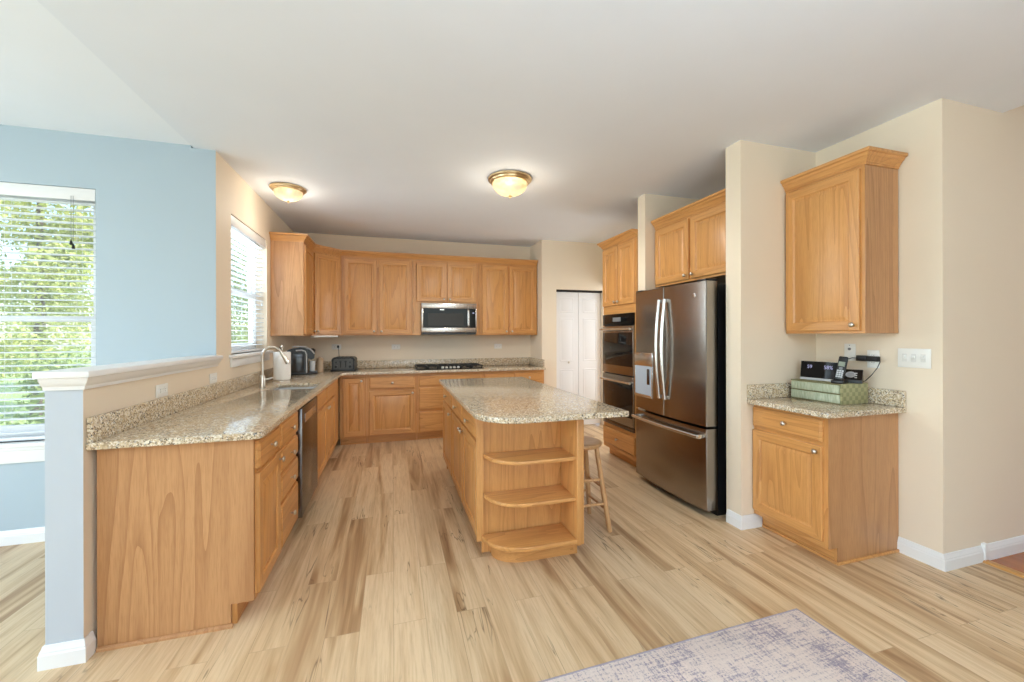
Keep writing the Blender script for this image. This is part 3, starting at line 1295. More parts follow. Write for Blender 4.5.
# cooktop
ck = thing('cooktop', 'black gas cooktop with cast iron grates on the back counter', 'cooktop', (.290, 5.385, CT1))
cw, cdp = .90, .50
b = B()
b.box(0, cw, 0, cdp, .0005, .012, bev=.004)
b.put('glass_top', bglass, ck)
for gx in (.0, .305, .60):
    b = B()
    x0, x1 = gx + .010, gx + .288
    for x in (x0, (x0 + x1) / 2, x1):
        b.box(x - .006, x + .006, .07 if gx == .305 else .02, .48, .032, .044, bev=.002)
    for y in (.10, .25, .40, .474):
        b.box(x0, x1, y - .006, y + .006, .032, .044, bev=.002)
    for x in (x0, x1):
        for y in (.09, .474):
            b.box(x - .007, x + .007, y - .007, y + .007, .0122, .034)
    b.put('grate', iron, ck)
for (x, y, r) in ((.15, .14, .038), (.15, .37, .032), (.455, .28, .05), (.75, .14, .032), (.75, .37, .038)):
    b = B()
    b.lathe([(r, .0122), (r, .020), (r * .8, .022), (r * .75, .030), (r * .6, .033), (0, .033)], (x, y, 0), 20)
    b.put('burner', iron, ck)
for i in range(5):
    b = B()
    b.lathe([(.017, .0122), (.018, .020), (.015, .036), (.010, .040), (0, .040)], (.345 + .052 * i, .036, 0), 16)
    b.put('knob', nickel, ck)

# toaster
ts = thing('toaster', 'black and chrome four-slice toaster on the back counter corner', 'toaster', (-.60, 5.60, CT1), R(-3))
b = B()
prof_t = [(-.135, .012), (-.135, .13)] + arc(-.095, .135, .045, 180, 95, 5) + arc(.095, .135, .045, 85, 0, 5) + [(.135, .13), (.135, .012)]
b.prism(prof_t, 'y', -.10, .12)
b.put('body', black, ts)
b = B()
b.box(-.15, .15, -.115, .135, 0, .022, bev=.005)
b.put('base', black, ts)
b = B()
b.prism([(-.115, .03), (-.115, .125)] + arc(-.085, .130, .03, 180, 95, 4) + arc(.085, .130, .03, 85, 0, 4) + [(.115, .125), (.115, .03)], 'y', -.106, -.1005)
b.put('front_plate', plain('toaster_plate', srgb(84, 83, 82), .35, .6), ts)
for x in (-.075, -.025, .025, .075):
    b = B()
    b.box(x - .013, x + .013, -.08, .10, .1795, .181)
    b.put('slot', darkslot, ts)
for x in (-.03, .03):
    b = B()
    b.box(x - .006, x + .006, -.1075, -.1065, .05, .135)
    b.box(x - .016, x + .016, -.128, -.106, .118, .130, bev=.003)
    b.put('lever', blackm, ts)
for x in (-.082, .082):
    b = B()
    b.lathe([(.017, 0), (.016, .010), (.010, .013), (0, .013)], (x, -.1065, .062), 16, 'y')
    b.put('dial', black, ts)
    b = B()
    b.lathe([(.010, 0), (.010, .003), (0, .003)], (x, -.1065, .115), 12, 'y')
    b.put('button', black, ts)

# paper towel holder
pt = thing('paper_towel_holder', 'white paper towel roll on an upright holder behind the sink', 'paper towels', (-1.075, 4.565, CT1))
b = B()
b.lathe([(.085, 0), (.085, .008), (.078, .012), (0, .012)], (0, 0, 0), 28)
b.put('base', nickel, pt)
b = B()
b.lathe([(.020, .014), (.076, .014), (.077, .02), (.077, .285), (.075, .29), (.020, .29), (.020, .014)], (0, 0, 0), 32)
b.put('roll', paperm, pt)
b = B()
b.lathe([(.006, .012), (.006, .33), (.011, .335), (.013, .346), (.009, .356), (0, .360)], (0, 0, 0), 14)
b.put('rod', nickel, pt)

# coffee maker (side view towards the room)
cf = thing('coffee_maker', 'black single-cup coffee maker with silver trim in the counter corner', 'coffee maker', (-1.03, 5.27, CT1 + .0004), R(8))
b = B()
body = [(-.15, .02), (-.15, .285)] + [(-.10, .305), (-.02, .318), (.03, .312), (.06, .295), (.06, .02)]
b.prism(body, 'y', -.09, .10)
b.put('body', black, cf)
b = B()
b.box(-.155, .165, -.095, .105, 0, .022, bev=.006)
b.put('base', black, cf)
b = B()
head = [(.06, .20), (.06, .300), (.085, .290), (.12, .262), (.135, .235), (.13, .185), (.10, .17), (.075, .18)]
b.prism(head, 'y', -.075, .085)
b.put('brew_head', black, cf)
b = B()
b.tube([(-.10, -.092, .322), (-.02, -.092, .330), (.05, -.092, .318), (.10, -.092, .285), (.135, -.092, .240)], .008, 8)
b.put('lid_trim', lgrey, cf)
b = B()
b.tube([(-.06, -.099, .282), (.0, -.099, .285), (.035, -.099, .272), (.05, -.099, .235), (.05, -.099, .022)], .013, 8, flat=.6)
b.put('front_arch', lgrey, cf)
b = B()
b.box(-.145, .02, -.105, -.0905, .03, .25, bev=.006)
b.put('water_tank', smoke, cf)
b = B()
b.box(.075, .155, -.06, .07, .0225, .035, bev=.003)
b.put('drip_tray', greyp, cf)
b = B()
b.lathe([(.012, 0), (.026, .01), (.028, .05), (.014, .07), (0, .072)], (.112, -.02, .232), 12)
b.put('handle_knob', black, cf)
cp_ = thing('cup', 'pale grey cup standing on the coffee maker tray', 'cup', (-.922, 5.275, CT1 + .0355))
b = B()
b.lathe([(0, 0), (.026, 0), (.031, .005), (.034, .09), (.034, .118), (.030, .118), (.028, .01), (0, .008)], (0, 0, 0), 20)
b.put('bowl', lgrey, cp_)
cn = thing('canister', 'tan canister in the back corner beside the coffee maker', 'canister', (-.875, 5.50, CT1))
b = B()
b.lathe([(.036, 0), (.040, .006), (.040, .15), (.036, .156)], (0, 0, 0), 20)
b.put('jar', tan, cn)
b = B()
b.lathe([(.041, .156), (.041, .172), (.02, .178), (.010, .19), (0, .192)], (0, 0, 0), 20)
b.put('lid', tan, cn)


# ------------------------------------------------------------------ island
isl = thing('kitchen_island', 'oak kitchen island with granite top, curved end shelves and side drawers', 'island', (0, 0, 0))
IX0, IX1, IY0, IY1 = .507, 1.105, 2.452, 4.165   # body
b = B()
b.box(IX0 + .018, IX1 - .05, IY0, IY0 + .016, .02, CT0 - .001, 0)         # back of the shelf bay
b.box(IX1 - .05, IX1, IY0, IY1, .0, CT0 - .001, 1)                        # stool side
b.box(IX0 + .018, IX1 - .05, IY1 - .016, IY1, .0, CT0 - .001, 1)
b.box(IX0 + .018, IX1 - .05, IY0 + .016, IY1 - .016, .10, .116, 0)
b.put('carcass', [oakz, oakz], isl)
b = B()
bnd = [IY0, 2.955, 3.525, IY1]
for (a0, a1) in ((IY0, IY0 + .03), (2.936, 2.974), (3.506, 3.544), (IY1 - .03, IY1)):
    b.box(IX0, IX0 + .018, a0, a1, .10, CT0 - .001, 0)
for i in range(3):
    b.box(IX0 + .0005, IX0 + .0175, bnd[i] + .03 - .012 * (i > 0), bnd[i + 1] - .02, .10, .14, 1)
    b.box(IX0 + .0005, IX0 + .0175, bnd[i] + .03 - .012 * (i > 0), bnd[i + 1] - .02, .70, .735, 1)
    b.box(IX0 + .0005, IX0 + .0175, bnd[i] + .03 - .012 * (i > 0), bnd[i + 1] - .02, .85, CT0 - .001, 1)
b.put('face_frame', [oakz, oaky], isl)
b = B()
b.box(IX0 + .075, IX0 + .091, IY0 + .02, IY1 - .016, 0, .10)
b.put('toe_kick', oaky, isl)


def iface(kind, ya, yb, za, zb, knob):
    """front on the -X face: local x runs towards -Y"""
    w, h = yb - ya, zb - za
    me = door_mesh(w, h) if kind == 'door' else drawer_mesh(w, h)
    d = put(kind, me, isl, (IX0, yb, za), (0, 0, -Q))
    kx, kz = {'c': (w / 2, h / 2), 'tl': (.03, h - .035), 'tr': (w - .03, h - .035)}[knob]
    put('knob', KNOB, d, (kx, -.02, kz))


for i, kn in enumerate(('tl', 'tr', 'tr')):
    a0, a1 = bnd[i] + .014, bnd[i + 1] - .012
    iface('drawer', a0, a1, .722, .858, 'c')
    iface('door', a0, a1, .128, .706, kn)
# shelf bay: stile, post, three curved shelves, curved toe
b = B()
b.box(.490, .532, IY0 - .018, IY0 - .0005, .10, CT0 - .001)
b.put('shelf_stile', oakz, isl)
b = B()
b.box(1.055, 1.080, 2.205, IY0 - .0005, .105, CT0 - .001, bev=.003)
b.box(1.0805, 1.105, 2.212, IY0 - .0005, .105, CT0 - .001, bev=.003)
b.box(1.0805, 1.105, 2.312, IY0 - .0005, 0, .1045)
b.put('post_panel', oakz, isl)


def shelf_outline(x0, x1, yf, yb, rx, ry):
    n = 12
    pts = [(x1, yb), (x0, yb)]
    for i in range(n + 1):
        a = PI + (PI / 2) * i / n
        pts.append((x0 + rx + rx * math.cos(a), yf + ry + ry * math.sin(a)))
    pts.append((x1, yf))
    return pts


for z in (.635, .390):
    slab('shelf', [shelf_outline(.534, 1.0545, 2.220, IY0 - .001, .22, .225)], z - .022, z, oakx, isl, .004)
slab('shelf', [shelf_outline(.522, 1.0545, 2.205, IY0 - .019, .25, .215)], .116, .142, oakx, isl, .004)
b = B()
pts = shelf_outline(.585, 1.080, 2.312, IY0 - .0005, .19, .135)
b.prism(pts, 'z', 0, .1155)
b.put('shelf_toe_kick', oakx, isl, ang=25)
# island worktop, its front left corner rounded
it = [(.453, 4.20), (.453, 2.105 + .25)]
for i in range(1, 15):
    a = PI + (PI / 2) * i / 14
    it.append((.453 + .25 + .25 * math.cos(a), 2.105 + .25 + .25 * math.sin(a)))
it += [(1.344, 2.105), (1.352, 2.113), (1.352, 4.20)]
slab('worktop', [it], CT0, CT1, gran, isl, .005)

# stool
st_ = thing('stool', 'round wooden bar stool tucked under the island overhang', 'stool', (1.292, 2.650, 0))
SZ = .61
b = B()
b.lathe([(0, SZ - .036), (.135, SZ - .036), (.150, SZ - .028), (.155, SZ - .016), (.150, SZ - .004), (.135, SZ), (.09, SZ - .004), (0, SZ - .006)], (0, 0, 0), 36)
b.put('seat', stoolwood, st_, ang=40)
tp, bt = .085, .152


def legpt(sx, sy, z):
    k = bt + (tp - bt) * z / (SZ - .036)
    return (sx * k, sy * k, z)


for sx in (-1, 1):
    for sy in (-1, 1):
        b = B()
        b.tube([legpt(sx, sy, 0), legpt(sx, sy, .25), legpt(sx, sy, SZ - .037)], [.016, .019, .0165], 12)
        b.put('leg', stoolwood, st_)
for z, ax in ((.19, 'x'), (.355, 'x'), (.15, 'y'), (.30, 'y')):
    for s_ in (-1, 1):
        b = B()
        if ax == 'x':
            p0, p1 = legpt(-1, s_, z), legpt(1, s_, z)
        else:
            p0, p1 = legpt(s_, -1, z), legpt(s_, 1, z)
        b.tube([p0, p1], .0095, 10)
        b.put('rung', stoolwood, st_)

# ------------------------------------------------------------------ refrigerator (front faces -X)
fr = thing('refrigerator', 'stainless french door refrigerator with bottom freezer and water dispenser', 'refrigerator', (2.225, 3.365, 0), -Q)
# local x: 0..0.895 from far end to near end (world -Y); local y: 0 at door face plane -> world +X
FWD = .915
b = B()
b.box(.006, FWD - .006, .108, .80, .04, 1.748)
b.box(.03, FWD - .03, .12, .78, .0, .04)
b.put('body', black, fr)


def bulged(x0, x1, z0, z1, yb, bul, n=10):
    """door slab whose front is gently bowed across the whole fridge width"""
    b = B()

    def yf(x):
        u = (x / FWD - .5) * 2
        return -bul * (1 - u * u)
    xs = [x0 + (x1 - x0) * i / n for i in range(n + 1)]
    pts = [(x, yf(x)) for x in xs]
    pts[0] = (x0, yf(x0) + .006)
    pts.insert(1, (x0 + .006, yf(x0)))
    pts[-1] = (x1, yf(x1) + .006)
    pts.insert(-1, (x1 - .006, yf(x1)))
    b.prism(pts + [(x1, yb), (x0, yb)], 'z', z0, z1)
    return b


b1 = bulged(.004, .4555, .685, 1.770, .100, .028)
dl_ = b1.put('door', fsteel, fr, ang=25)
b2 = bulged(.4595, FWD - .004, .685, 1.770, .100, .028)
dr_ = b2.put('door', fsteel, fr, ang=25)
b3 = bulged(.004, FWD - .004, .06, .665, .100, .028)
fz_ = b3.put('freezer_drawer', fsteel, fr, ang=25)


def vhandle(x, xin, par):
    b = B()
    z0, z1 = .83, 1.665
    pts = []
    n = 14
    for i in range(n + 1):
        t = i / n
        z = z0 + (z1 - z0) * t
        bow = math.sin(PI * t)
        pts.append((x, -.050 - .030 * bow, z))
    b.tube(pts, .0145, 12, flat=.9)
    for z in (z0 + .012, z1 - .012):
        b.box(x - .012, x + .012, -.058, -.024, z - .016, z + .016, bev=.004)
    return b.put('handle', ssh, par)


vhandle(.422, 1, dl_)
vhandle(.493, -1, dr_)
b = B()
pts = []
for i in range(15):
    t = i / 14
    x = .035 + (FWD - .07) * t
    pts.append((x, -.052 - .026 * math.sin(PI * t), .608))
b.tube(pts, .015, 12)
for x in (.045, FWD - .045):
    b.box(x - .016, x + .016, -.058, -.001, .594, .622, bev=.004)
b.put('handle', ssh, fz_)
# water dispenser on the far door
b = B()
b.box(.03, .30, -.030, -.018, 1.085, 1.205, bev=.003)
dpl = b.put('dispenser_panel', ssh, dl_)
b = B()
b.box(.03, .043, -.030, -.014, .80, 1.0845, bev=.002)
b.box(.287, .30, -.030, -.014, .80, 1.0845, bev=.002)
b.box(.043, .287, -.034, -.012, .80, .826, bev=.002)
b.put('dispenser_frame', ssh, dl_)
b = B()
b.box(.043, .287, -.0285, -.0265, .8265, 1.0845)
b.put('dispenser_recess', disp, dl_)
b = B()
b.box(.225, .262, -.034, -.0287, .92, 1.06, bev=.003)
b.put('dispenser_paddle', dsteel, dl_)
b = B()
b.lathe([(.017, 0), (.017, .002), (.014, .003), (0, .003)], (.80, -.0115, 1.668), 24, 'y')
lg = b.put('round_emblem', ssh, dr_)
b = B()
b.box(.01, .10, .0, .11, 1.7482, 1.785, bev=.005)
b.box(FWD - .10, FWD - .01, .0, .11, 1.7705, 1.788, bev=.005)
b.put('hinge_cover', black, fr)

# cabinet over the refrigerator (faces -X)
ra, st = ustd(.975, 1.832, 2.392, (.487,))
fcab = cabinet('upper_cabinet', 'two-door oak cabinet over the refrigerator', 'cabinet', 'oak upper cabinets on the right side', (2.462, 3.380, 0), -Q, .975, .59, 1.832, 2.392, ra, st,
               [('door', .02, .475, 1.850, 2.372, 'br'), ('door', .505, .96, 1.850, 2.372, 'bl')], toe=0, top=True)
crown('crown_molding', [(.975, 0.0), (0.0, 0.0)], -1, 2.3925, fcab)

# wall oven tower (faces -X)
ow = .655
oc = thing('oven_cabinet', 'tall oak cabinet tower holding the double wall oven', 'cabinet', (2.335, 4.168, 0), -Q)
b = B()
for (x0, x1) in ((0, .018), (ow - .018, ow)):
    b.box(x0, x1, .018, .66, .10, 2.345)
    b.box(x0, x1, .075, .66, 0, .10)
b.box(.018, ow - .018, .644, .66, .10, 2.345)
b.box(.018, ow - .018, .018, .644, 2.329, 2.345)
b.box(.018, ow - .018, .018, .644, 1.60, 1.616)
b.box(.018, ow - .018, .018, .644, .33, .346)
b.put('carcass', oakz, oc)
b = B()
b.box(0, .03, 0, .018, .10, 2.345)
b.box(ow - .03, ow, 0, .018, .10, 2.345)
b.box(.03, ow - .03, .0005, .0175, .10, .14, 1)
b.box(.03, ow - .03, .0005, .0175, .34, .372, 1)
b.box(.03, ow - .03, .0005, .0175, 1.597, 1.70, 1)
b.box(.03, ow - .03, .0005, .0175, 2.30, 2.345, 1)
b.put('face_frame', [oakz, oakx], oc)
b = B()
b.box(.018, ow - .018, .075, .091, 0, .10)
b.put('toe_kick', oakx, oc)
add_front(oc, 'door', .012, .321, 1.690, 2.335, 'br')
add_front(oc, 'door', .333, ow - .012, 1.690, 2.335, 'bl')
add_front(oc, 'drawer', .012, ow - .012, .150, .335, 'c')
crown('crown_molding', [(ow, 0.0), (-.0, 0.0), (-.0, .62)], -1, 2.3455, oc)
# double oven
ov = thing('double_oven', 'stainless double wall oven with dark glass doors', 'oven', (2.335, 4.168, .376), -Q)
b = B()
b.box(.034, ow - .034, .0, .62, .0, 1.21)
b.put('body', blackm, ov)
x0, x1 = .022, ow - .022
b = B()
b.box(x0, x1, -.022, -.0005, 1.095, 1.218, bev=.003)
b.put('control_panel', bglass, ov)
b = B()
b.box(.24, .40, -.0232, -.0222, 1.135, 1.180)
b.put('display', greyp, ov)
for zb, zt, hz, nm in ((.575, 1.088, 1.062, 'u'), (.052, .565, .512, 'l')):
    b = B()
    b.box(x0, x1, -.028, -.0005, zb, zt, bev=.004)
    d = b.put('oven_door', fsteel, ov)
    b = B()
    b.box(x0 + .01, x1 - .01, -.0305, -.0282, zb + .09, zt - .07, bev=.001)
    b.put('window', ovenglass, d)
    b = B()
    b.tube([(x0 + .012, -.056, hz - .01), (x1 - .012, -.056, hz - .01)], .0125, 12)
    for x in (x0 + .03, x1 - .03):
        b.box(x - .01, x + .01, -.054, -.027, hz - .020, hz, bev=.003)
    b.put('handle', ssh, d)
b = B()
b.box(x0, x1, -.020, -.0005, .004, .046, bev=.002)
b.put('lower_vent', dsteel, ov)

# ------------------------------------------------------------------ pantry door
pd = sempty('door_1', (PX0, 5.50, 0), 'white two-leaf folding pantry door', 'door')
lw = (PX1 - PX0 - .01) / 2


def leaf():
    b = B()
    b.box(.003, lw - .003, 0, .032, .02, 2.005, bev=.002)
    bm = b.bm
    for (z0, z1) in ((1.70, 1.92), (.98, 1.62), (.20, .86)):
        for (x0, x1) in ((.075, lw - .075),):
            rings = [(0, -.0005), (.004, .0045), (.018, .0045), (.030, -.0025)]
            # recessed then raised field
            rv = []
            for (i, y) in ((0, -.0006), (.006, -.0006 - .004), (.012, -.0006 - .004), (.02, -.0012), (.034, -.0055)):
                rv.append([bm.verts.new(p) for p in ((x0 + i, y, z0 + i), (x1 - i, y, z0 + i), (x1 - i, y, z1 - i), (x0 + i, y, z1 - i))])
            for a, c_ in zip(rv, rv[1:]):
                for q in range(4):
                    r = (q + 1) % 4
                    bm.faces.new((a[q], a[r], c_[r], c_[q]))
            bm.faces.new(rv[-1])
    return b.mesh('door_leaf', doorw, 20)


LM = leaf()
l1 = put('door_leaf', LM, pd, (.005, 0, 0))
l2 = put('door_leaf', LM, pd, (.005 + lw, 0, 0))
b = B()
b.lathe([(.008, 0), (.008, .012), (.016, .018), (.017, .026), (.010, .031), (0, .031)], (lw * .55, -.001, .965), 16, 'y')
b.put('knob', nickel, l1)
b = B()
b.box(0, PX1 - PX0, -.035, .04, 2.008, 2.034)
b.put('track', darkslot, pd)

# ------------------------------------------------------------------ telephone counter on the right
rc_y, rw = 2.263, .508
ra, st = std(rw, [.702])
c = cabinet('base_cabinet', 'oak base cabinet with drawer and door below the telephone on the right', 'cabinet', 'small oak base cabinet', (2.462, rc_y, 0), -Q, rw, .595, 0, CT0 - .001, ra, st,
            [('drawer', .003, rw - .024, .725, .856, (.25, .066)), ('door', .003, rw - .024, .135, .700, 'tr')], toein=.07)
b = B()
b.prism([(.07, 0), (.595, 0), (.595, CT0 - .001), (.0, CT0 - .001), (.0, .10), (.07, .10)], 'x', rw + .0003, rw + .006)
b.put('side_panel', oaks, c)
b = B()
b.box(.0, rw + .006, .056, .0695, 0, .018, bev=.004)
b.box(rw + .0065, rw + .018, .056, .595, 0, .018, bev=.004)
b.put('shoe_molding', oakx, c)
tc_ = thing('countertop', 'small granite worktop under the telephone on the right wall', 'countertop', (0, 0, 0))
slab('worktop', [[(3.058, 1.708), (3.058, 2.263), (2.398, 2.263), (2.398, 1.731), (2.406, 1.714), (2.423, 1.708)]], CT0, CT1, gran, tc_, .005)
b = B()
b.box(3.038, 3.058, 1.708, 2.263, CT1 + .0003, 1.015, bev=.003)
b.box(2.398, 3.0375, 2.243, 2.263, CT1 + .0003, 1.015, bev=.003)
b.put('backsplash', gran, tc_)
# upper cabinet on the right wall
ra, st = ustd(.516, 1.375, 2.405)
uc = cabinet('upper_cabinet', 'single-door oak upper cabinet hanging above the telephone counter', 'cabinet', 'oak upper cabinets on the right side', (2.762, 2.262, 0), -Q, .514, .29, 1.375, 2.405, ra, st,
             [('door', .012, .492, 1.393, 2.388, 'br')], toe=0, top=True)
b = B()
b.box(.5143, .518, .0, .289, 1.3755, 2.4045)
b.put('side_panel', oaks, uc)
crown('crown_molding', [(.0, 0.0), (.518, 0.0), (.518, .288)], 1, 2.4055, uc)

# storage box with two drawers
sbx = thing('storage_box', 'pale green two-drawer storage box with woven side on the small granite counter', 'box', (2.755, 1.885, CT1))
bw, bl_, bh = .250, .336, .134
b = B()
b.box(.006, bw, 0, bl_, .001, bh, bev=.002)
b.put('case', weave, sbx)
for z0 in (.009, .072):
    b = B()
    b.box(-.004, .0055, .006, bl_ - .006, z0, z0 + .053, bev=.002)
    b.put('drawer', boxfront, sbx)
b = B()
for z in (.001, .064, .127):
    b.box(.0005, .0058, 0, bl_, z, z + .007)
b.put('edge_trim', plain('olive_trim', srgb(118, 112, 76), .6), sbx)
BT = CT1 + bh + .0006

# weather clock
wc = thing('weather_clock', 'black rectangular weather clock with glowing digits on the green box', 'clock', (2.845, 2.085, BT), R(-84))
# local x along width (world -Y), front faces -y (world -X)
b = B()
b.box(-.118, .118, -.02, .035, 0, .016, bev=.003)
b.put('stand', lgrey, wc)
b = B()
b.prism([(-.006, .016), (.014, .016), (.022, .130), (.004, .130)], 'x', -.122, .122)
b.put('display_case', bglass, wc)


def text(body, size, loc, rot, mat, parent, name):
    cu = bpy.data.curves.new(name, 'FONT')
    cu.body = body
    cu.size = size
    cu.extrude = .0004
    o = bpy.data.objects.new('tmp_text', cu)
    COL.objects.link(o)
    dg = bpy.context.evaluated_depsgraph_get()
    me = bpy.data.meshes.new_from_object(o.evaluated_get(dg))
    bpy.data.objects.remove(o)
    me.materials.clear()
    me.materials.append(mat)
    return put(name, me, parent, loc, rot)


tilt = R(90 - 5)
text('59', .034, (-.078, -.0035, .082), (tilt, 0, 0), digits, wc, 'digits')
text('58%', .034, (.030, -.0035, .082), (tilt, 0, 0), digits, wc, 'digits')

# cordless phone in its cradle
ph = thing('cordless_phone', 'black cordless handset with silver keypad standing in its cradle', 'telephone', (2.80, 1.925, BT), R(-72))
b = B()
b.box(-.034, .034, -.04, .04, 0, .022, bev=.006)
b.put('cradle', black, ph)
hs = B()
hs.box(-.024, .024, -.012, .014, 0, .158, bev=.008, seg=3)
h = hs.put('handset', black, ph, (0, .0, .020), (R(-10), R(7), 0))
b = B()
b.box(-.017, .017, -.0135, -.0122, .092, .122)
b.put('screen', lcdgrey, h)
for i in range(4):
    for j in range(3):
        b = B()
        b.box(-.018 + j * .0125, -.0075 + j * .0125, -.0138, -.0122, .018 + i * .013, .028 + i * .013, bev=.001)
        b.put('key', lgrey, h)
b = B()
b.box(-.009, .009, -.0138, -.0122, .070, .086, bev=.002)
b.put('key', greyp, h)
# phone base
pb = thing('telephone_base', 'black sloped telephone base with round keypad beside the handset', 'telephone', (2.925, 1.936, BT), R(-62))
b = B()
b.prism([(-.05, 0), (.045, 0), (.03, .085), (.018, .085), (-.05, .022)], 'x', -.055, .06)
b.put('body', black, pb)
sl_ = math.atan2(.063, .068)
b = B()
b.lathe([(.026, 0.001), (.026, .003), (.0235, .004), (.021, .003), (.021, .001), (.026, .001)], (0, 0, 0), 20)
b.put('dial_ring', lgrey, pb, (0, -.018, .0525), (sl_, 0, 0))
for i in range(3):
    b = B()
    b.box(-.006, .006, -.004, .004, 0, .003, bev=.001)
    b.put('key', lgrey, pb, (.028, -.036 + .014 * i, .036 + .013 * i), (sl_, 0, 0))

# wall plates on the right wall (faces -X)


def plate(name, label, cat, loc, rz, w, h, group=None):
    r = thing(name, label, cat, loc, rz, group)
    b = B()
    b.box(-w / 2, w / 2, -.006, -.0005, -h / 2, h / 2, bev=.003)
    b.put('cover_plate', whitep, r)
    return r


sw_ = plate('light_switch', 'white triple light switch plate on the wall right of the telephone', 'switch', (3.059, 1.668, 1.222), -Q, .165, .118)
for i in (-1, 0, 1):
    b = B()
    b.box(-.006, .006, -.014, -.0062, -.003, .016, bev=.002)
    b.put('toggle', whitep, sw_, (i * .046, 0, 0))
    b = B()
    b.box(-.012, .012, -.0068, -.0061, -.022, .026)
    b.put('switch_frame', plain('switch_surround', srgb(222, 220, 214), .5), sw_, (i * .046, 0, 0))
jk = plate('phone_jack', 'white wall jack plate with a dark centre behind the handset', 'jack', (3.059, 2.028, 1.245), -Q, .072, .118)
b = B()
b.lathe([(.009, 0), (.009, .006), (.005, .007), (0, .007)], (0, -.006, .022), 12, 'y')
b.put('socket', greyp, jk)
for zz in (.047, -.047):
    b = B()
    b.lathe([(.003, 0), (.003, .0015), (0, .0018)], (0, -.006, zz), 8, 'y')
    b.put('screw', greyp, jk)
OUT = 'white power outlets'


def outlet(label, loc, rz, flat=False):
    r = plate('power_outlet', label, 'outlet', loc, rz, .118 if flat else .072, .072 if flat else .118, OUT)
    for s_ in (-1, 1):
        b = B()
        c = (s_ * .024, 0) if flat else (0, s_ * .024)
        b.box(c[0] - .014, c[0] + .014, -.0075, -.0062, c[1] - .014, c[1] + .014, bev=.003)
        f = b.put('receptacle', whitep, r)
        b = B()
        if flat:
            b.box(c[0] - .003, c[0] + .005, -.0082, -.0076, c[1] - .007, c[1] - .005)
            b.box(c[0] - .003, c[0] + .005, -.0082, -.0076, c[1] + .005, c[1] + .007)
        else:
            b.box(c[0] - .007, c[0] - .005, -.0082, -.0076, c[1] - .003, c[1] + .005)
            b.box(c[0] + .005, c[0] + .007, -.0082, -.0076, c[1] - .003, c[1] + .005)
        b.put('slots', darkslot, f)
    return r


outlet('white power outlet behind the black plug adapter on the right wall', (3.059, 1.885, 1.205), -Q)
outlet('white power outlet on the half wall nearest its free end', (-1.254, 2.74, 1.062), Q, True)
outlet('white power outlet on the half wall near the sink window', (-1.254, 3.42, 1.062), Q, True)
outlet('horizontal white outlet between toaster and cooktop on the back wall', (.04, 5.939, 1.205), 0, True)
outlet('horizontal white double outlet right of the cooktop on the back wall', (1.532, 5.939, 1.20), 0, True)
outlet('horizontal white outlet behind the toaster with a black plug in it', (-.738, 5.939, 1.215), 0, True)

# plug adapters with their leads
pa = thing('plug_adapter', 'long black plug adapter block on the outlet above the phone', 'adapter', (3.045, 1.905, 1.207), -Q)
b = B()
b.box(-.062, .000, -.028, .004, -.018, .020, bev=.005)
b.put('plug_block', black, pa)
b = B()
b.box(.001, .066, -.026, .004, -.017, .017, bev=.005)
b.put('plug_block', blackm, pa)
b = B()
b.tube([(3.03, 1.84, 1.20), (3.02, 1.825, 1.19), (3.01, 1.835, 1.15), (2.995, 1.86, 1.10), (2.978, 1.885, 1.062), (2.968, 1.90, 1.0535), (2.962, 1.915, 1.0535)], .0026, 6)
tag(b.put('charger_lead', black), 'black cord curving down from the adapter to the telephone base', 'cord', 'black telephone cords')
b = B()
b.tube([(3.028, 1.97, 1.208), (3.02, 1.99, 1.208), (2.99, 2.012, 1.195), (2.93, 2.00, 1.15), (2.885, 1.99, 1.10), (2.865, 1.982, 1.0535)], .0024, 6)
tag(b.put('charger_lead', black), 'black cord running left from the adapter behind the handset', 'cord', 'black telephone cords')
# toaster plug and lead
b = B()
b.box(-.715 - .012, -.715 + .012, 5.905, 5.9305, 1.200, 1.235, bev=.004)
pg = b.put('plug', black)
tag(pg, 'small black plug in the outlet behind the toaster', 'plug')
b = B()
b.tube([(-.712, 5.912, 1.20), (-.706, 5.905, 1.16), (-.700, 5.90, 1.08), (-.695, 5.88, .98), (-.68, 5.86, .925), (-.64, 5.80, .919), (-.62, 5.74, .919)], .0032, 6)
tag(b.put('toaster_lead', black), 'black cord hanging from the outlet down behind the toaster', 'cord')

# ------------------------------------------------------------------ ceiling lamps
LG = 'brass flush ceiling lamps'
lamp = thing('ceiling_lamp', 'round brass flush ceiling lamp over the island', 'lamp', (.985, 3.39, CE), 0, LG)
b = B()
b.lathe([(.185, 0), (.192, -.006), (.190, -.018), (.176, -.026), (.172, -.036), (.160, -.042), (.158, -.046), (.145, -.046), (.145, -.004), (.185, 0)], (0, 0, 0), 48)
b.put('canopy_ring', brass, lamp)
b = B()
gp = []
for i in range(11):
    t = i / 10
    a = t * PI / 2
    gp.append((max(.152 * math.cos(a), .012) if i < 10 else .012, -.046 - .105 * math.sin(a)))
b.lathe(gp, (0, 0, 0), 72, ribs=18, ribamp=.018)
b.put('glass_bowl', lampglass, lamp, ang=60)
b = B()
b.lathe([(.013, -.149), (.016, -.153), (.012, -.160), (.008, -.164), (.009, -.170), (0, -.176)], (0, 0, 0), 16)
b.put('finial', brass, lamp)
for sx in (-1, 1):
    b = B()
    b.lathe([(.011, 0), (.013, .02), (.026, .045), (.029, .062), (.022, .080), (0, .088)], (0, 0, 0), 16)
    b.put('bulb', bulbm, lamp, (sx * .025, 0, -.075), (0, sx * R(80), R(20)))
lamp2 = copy_tree(lamp)
lamp2.location = (-.93, 4.18, CE)
lamp2.scale = (.8, .8, .8)
lamp2['label'] = 'round brass flush ceiling lamp near the sink window'
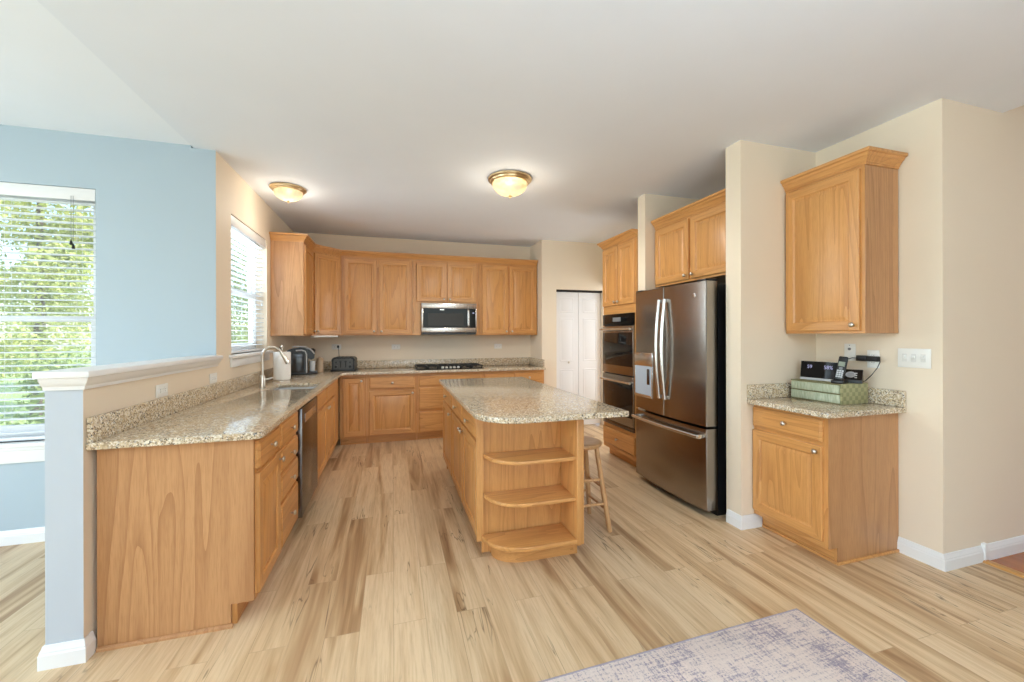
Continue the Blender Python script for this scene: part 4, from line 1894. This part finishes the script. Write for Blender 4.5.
for (x, y) in ((.985, 3.39), (-.93, 4.20)):
    light('lamp_glow', 'POINT', (x, y, CE - .10), (0, 0, 0), 11 if x > 0 else 7, (1.0, .93, .82), radius=.17 if x > 0 else .14)
    sp_ = light('lamp_light', 'SPOT', (x, y, CE - .19), (0, 0, 0), 40 if x > 0 else 4, (1.0, .95, .88), radius=.10)
    sp_.data.spot_size = R(176)
    sp_.data.spot_blend = 0.4

# ------------------------------------------------------------------ rug
rg = thing('area_rug', 'faded grey and lilac distressed rug on the plank floor', 'rug', (.962, .702, 0), R(1.3))
b = B()
b.box(-.97, .97, -.80, .79, .0005, .009, bev=.003)
b.put('pile', rugm, rg)
b = B()
for (x0, x1, y0, y1) in ((-.976, .976, .7905, .797), (-.976, .976, -.807, -.8005), (-.976, -.9705, -.8, .79), (.9705, .976, -.8, .79)):
    b.box(x0, x1, y0, y1, .0005, .010, bev=.002)
b.put('bound_edge', plain('rug_binding', srgb(168, 158, 164), .9), rg)

# ------------------------------------------------------------------ outdoors
b = B()
b.box(-40, 30, 6.2, 60, -.45, -.30)
b.box(-40, -4.9, -20, 6.2, -.45, -.30)
struct(b.put('ground_lawn', grassm), 'sunlit lawn outside the windows', 'lawn')


def tree(name, label, loc, h, r, n, mat, leaf=.09, low=.2, group='trees outside the windows'):
    root = thing(name, label, 'tree', loc, 0, group)
    rnd = random.Random(int(abs(loc[0] * 100 + loc[1] * 37)))
    b = B()
    b.tube([(0, 0, 0), (.05, 0, h * .4), (0, .06, h * .8)], [.018 * h, .012 * h, .005 * h], 8)
    b.put('trunk', barkm, root)
    b = B()
    bm = b.bm
    blobs = []
    for i in range(26):
        a = rnd.uniform(0, 2 * PI)
        q = rnd.uniform(0.1, .8) * r
        z = rnd.uniform(low, .97) * h
        k = math.sqrt(max(.1, 1 - ((z / h - .5) / .62) ** 2))
        blobs.append((q * k * math.cos(a), q * k * math.sin(a), z, rnd.uniform(.3, .5) * r))
    for i in range(n):
        bx, by, bz, br = blobs[rnd.randrange(len(blobs))]
        d = Vector((rnd.gauss(0, 1), rnd.gauss(0, 1), rnd.gauss(0, .8))).normalized() * br * rnd.uniform(.55, 1.05)
        p = Vector((bx, by, max(bz + d.z, .05))) + Vector((d.x, d.y, 0))
        u = Vector((rnd.gauss(0, 1), rnd.gauss(0, 1), rnd.gauss(0, 1))).normalized()
        v = u.cross(Vector((rnd.gauss(0, 1), rnd.gauss(0, 1), rnd.gauss(0, 1)))).normalized()
        s_ = leaf * rnd.uniform(.6, 1.3)
        vs = [bm.verts.new(p + u * s_), bm.verts.new(p + v * s_ * .5), bm.verts.new(p - u * s_), bm.verts.new(p - v * s_ * .5)]
        bm.faces.new(vs)
    b.put('crown', mat, root)
    return root


tree('tree', 'yellow-green tree filling the nook window', (-7.2, 11.0, -.3), 6.4, 1.5, 22000, leafy, .05)
tree('tree', 'tall tree standing behind the left edge of the nook window', (-11.6, 14.0, -.3), 8.0, 1.7, 9000, leafd, .07)
tree('tree', 'tall tree showing behind the right edge of the nook window', (-6.9, 15.8, -.3), 8.0, 1.8, 10000, leafd, .07)
tree('tree', 'green tree seen low between the blind slats of the sink window', (-3.5, 12.0, -.3), 5.6, 1.35, 16000, leafd, .05)
for i, (x, y) in enumerate(((-5.25, 8.5), (-3.7, 9.6), (-2.3, 8.6))):
    tree('bush', ['low bush outside the nook window', 'low bush on the lawn between the two windows', 'low bush outside the sink window'][i],
         (x, y, -.3), 1.3, .66, 3500, leafd, .045, .1, 'bushes outside the windows')
